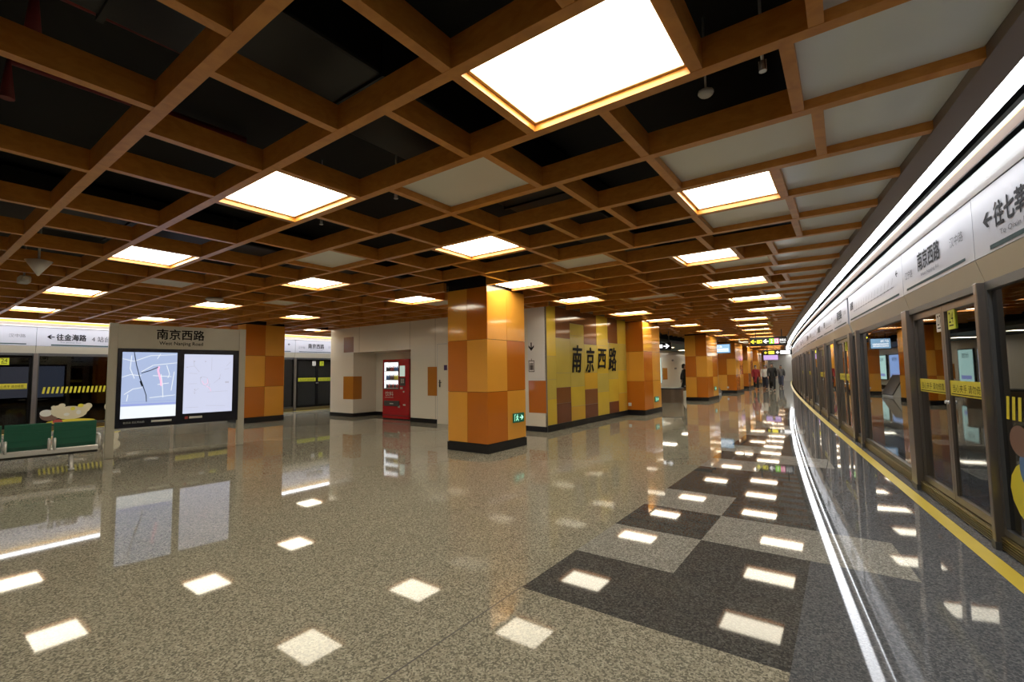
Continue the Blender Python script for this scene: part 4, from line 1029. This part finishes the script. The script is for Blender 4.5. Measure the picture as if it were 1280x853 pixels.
# ------------------------------------------------------------------ people
def skin_mesh(nodes, edges, radii, mats_name, sub=1):
    me = bpy.data.meshes.new('sk'); me.from_pydata(nodes, edges, [])
    o = bpy.data.objects.new('sk', me); COL.objects.link(o)
    sk = o.modifiers.new('s', 'SKIN'); sk.use_smooth_shade = True
    for i, r_ in enumerate(radii):
        d = me.skin_vertices[0].data[i]; d.radius = (r_, r_) if not isinstance(r_, tuple) else r_; d.use_root = (i == 0)
    if sub:
        sb = o.modifiers.new('b', 'SUBSURF'); sb.levels = sub; sb.render_levels = sub
    dg = bpy.context.evaluated_depsgraph_get()
    out = bpy.data.meshes.new_from_object(o.evaluated_get(dg))
    bpy.data.objects.remove(o); bpy.data.meshes.remove(me)
    for p in out.polygons: p.use_smooth = True
    return out
def person(loc, rz, lab, coat, legs, stride=.2, hgt=1.55, long_coat=False, swing=.15, bag=None):
    r = root('person', lab, 'person', loc, rz, 'people walking along the platform')
    S = hgt/1.70
    r.scale = (S, S, S)
    def J(side):        # hip, knee, ankle, heel->toe for the leg; the figure faces -y
        ph = stride*side
        hip = (.09*side, 0, .90); knee = (.095*side, -ph*.55-.03, .50); ank = (.095*side, -ph+.02, .09 + (.05 if ph < 0 else 0)); toe = (.10*side, -ph-.13, .035 + (.0 if ph < 0 else 0))
        return hip, knee, ank, toe
    def Arm(side):
        ph = -swing*side
        sh_ = (.18*side, 0, 1.40); el = (.22*side, .03-ph*.4, 1.13); wr = (.22*side, -.03-ph, .90); pm = (.218*side, -.05-ph*1.15, .83)
        return sh_, el, wr, pm
    nodes = [(0, 0, .96), (0, 0, 1.18), (0, 0, 1.38), (0, -.005, 1.49), (0, -.012, 1.56), (0, -.018, 1.63), (0, -.01, 1.69)]
    rad = [.085, .075, .08, .05, .072, .084, .055]
    ed = [(0, 1), (1, 2), (2, 3), (3, 4), (4, 5), (5, 6)]
    nodes.append((0, -.115, 1.595)); rad.append(.012); ed.append((4, 7))          # nose
    for s in (-1, 1):
        h, k, a, t = J(s); n = len(nodes); nodes += [h, k, a, t]; rad += [.07, .05, .04, .03]; ed += [(0, n), (n, n+1), (n+1, n+2), (n+2, n+3)]
        sh_, el, wr, pm = Arm(s); n = len(nodes); nodes += [sh_, el, wr, pm]; rad += [.045, .038, .028, (.03, .018)]; ed += [(2, n), (n, n+1), (n+1, n+2), (n+2, n+3)]
        for i, (dy, ln) in enumerate(((-.026, .068), (-.009, .078), (.009, .072), (.026, .056))):
            m0 = len(nodes); nodes += [(pm[0], pm[1]+dy, pm[2]-.03), (pm[0]-.012*s, pm[1]+dy*1.1-.006, pm[2]-.03-ln)]; rad += [.008, .007]; ed += [(n+3, m0), (m0, m0+1)]
        m0 = len(nodes); nodes += [(pm[0]-.012*s, pm[1]-.04, pm[2]-.0), (pm[0]-.02*s, pm[1]-.05, pm[2]-.04)]; rad += [.009, .008]; ed += [(n+3, m0), (m0, m0+1)]
    me = skin_mesh(nodes, ed, rad, 'body'); me.materials.append(M_skin)
    o = bpy.data.objects.new('body', me); COL.objects.link(o); o.parent = r
    # coat
    cn = [(0, 0, .84), (0, 0, 1.00), (0, 0, 1.15), (0, 0, 1.34), (0, 0, 1.47)]; cr = [.155, .15, .14, .15, .075]; ce = [(0, 1), (1, 2), (2, 3), (3, 4)]
    if long_coat: cn += [(0, 0, .68), (0, 0, .50)]; cr += [.17, .19]; ce += [(0, 5), (5, 6)]
    for s in (-1, 1):
        sh_, el, wr, pm = Arm(s); n = len(cn); cn += [sh_, el, wr]; cr += [.085, .07, .052]; ce += [(3, n), (n, n+1), (n+1, n+2)]
    me = skin_mesh(cn, ce, cr, 'coat'); me.materials.append(coat); o = bpy.data.objects.new('coat', me); COL.objects.link(o); o.parent = r
    cn = [(0, 0, 1.0)]; cr = [.13]; ce = []
    for s in (-1, 1):
        h, k, a, t = J(s); n = len(cn); cn += [h, k, (a[0], a[1], a[2]+.02)]; cr += [.11, .08, .062]; ce += [(0, n), (n, n+1), (n+1, n+2)]
    me = skin_mesh(cn, ce, cr, 'trousers'); me.materials.append(legs); o = bpy.data.objects.new('trousers', me); COL.objects.link(o); o.parent = r
    for s in (-1, 1):
        h, k, a, t = J(s); z = max(0.0, a[2]-.09)
        m = MB(); m.ball((t[0], (a[1]+t[1])/2-.01, z+.0), .048, .13, .085, zmin=0); m.build('shoe', M_hair, r)
    m = MB(); m.ball((0, .014, 1.665), .10, .105, .10, zmin=-.12); m.ball((0, .05, 1.60), .085, .07, .10); m.build('hair', M_hair, r)
    m = MB(); m.ball((-.034, -.092, 1.625), .012, .006, .007); m.ball((.034, -.092, 1.625), .012, .006, .007); m.build('eyes', M_hair, r)
    m = MB(); m.ball((0, -.088, 1.56), .024, .006, .006); m.build('mouth', M_redst, r)
    if bag: m = MB(); m.bevbox(-.15, .15, .13, .27, 1.02, 1.42, .04); b = m.build('backpack', bag, None, (0, 0, 0)); b.parent = r
    return r
C_black = mat('black_cloth', (.012, .012, .014), .8); C_red = mat('red_cloth', (.30, .02, .03), .8); C_white = mat('white_cloth', (.6, .58, .55), .8)
C_navy = mat('navy_cloth', (.02, .022, .04), .8); C_grey = mat('grey_cloth', (.12, .12, .12), .8); C_jean = mat('jean_cloth', (.05, .06, .1), .8)
person((-4.75, 33.6, 0), .2, 'person in a red skirt-length coat walking beside the pillar row', C_red, C_black, long_coat=True)
person((-4.45, 36.0, 0), -.2, 'person in a red jacket behind the red-coated walker', C_red, C_navy, .15)
person((-4.25, 33.8, 0), .1, 'person in a white top walking in the middle of the group', C_white, C_navy, .22)
person((-3.98, 35.2, 0), -.1, 'person in dark navy clothes between the white top and the black coat', C_navy, C_black, .18)
person((-3.62, 31.8, 0), .15, 'person in a long black coat, biggest figure of the walking group', C_black, C_black, .25, 1.66, True, bag=None)
person((-3.75, 38.0, 0), .0, 'person in grey clothes at the outer side of the group, farther off', C_grey, C_jean, .2)
person((-4.1, 41.0, 0), .1, 'distant person in black clothes beyond the group', C_black, C_jean, .2)
person((-6.62, 24.0, 0), PI/2+.5, 'person in black clothes half hidden by a pillar at the escalator', C_black, C_black, .3, 1.62)
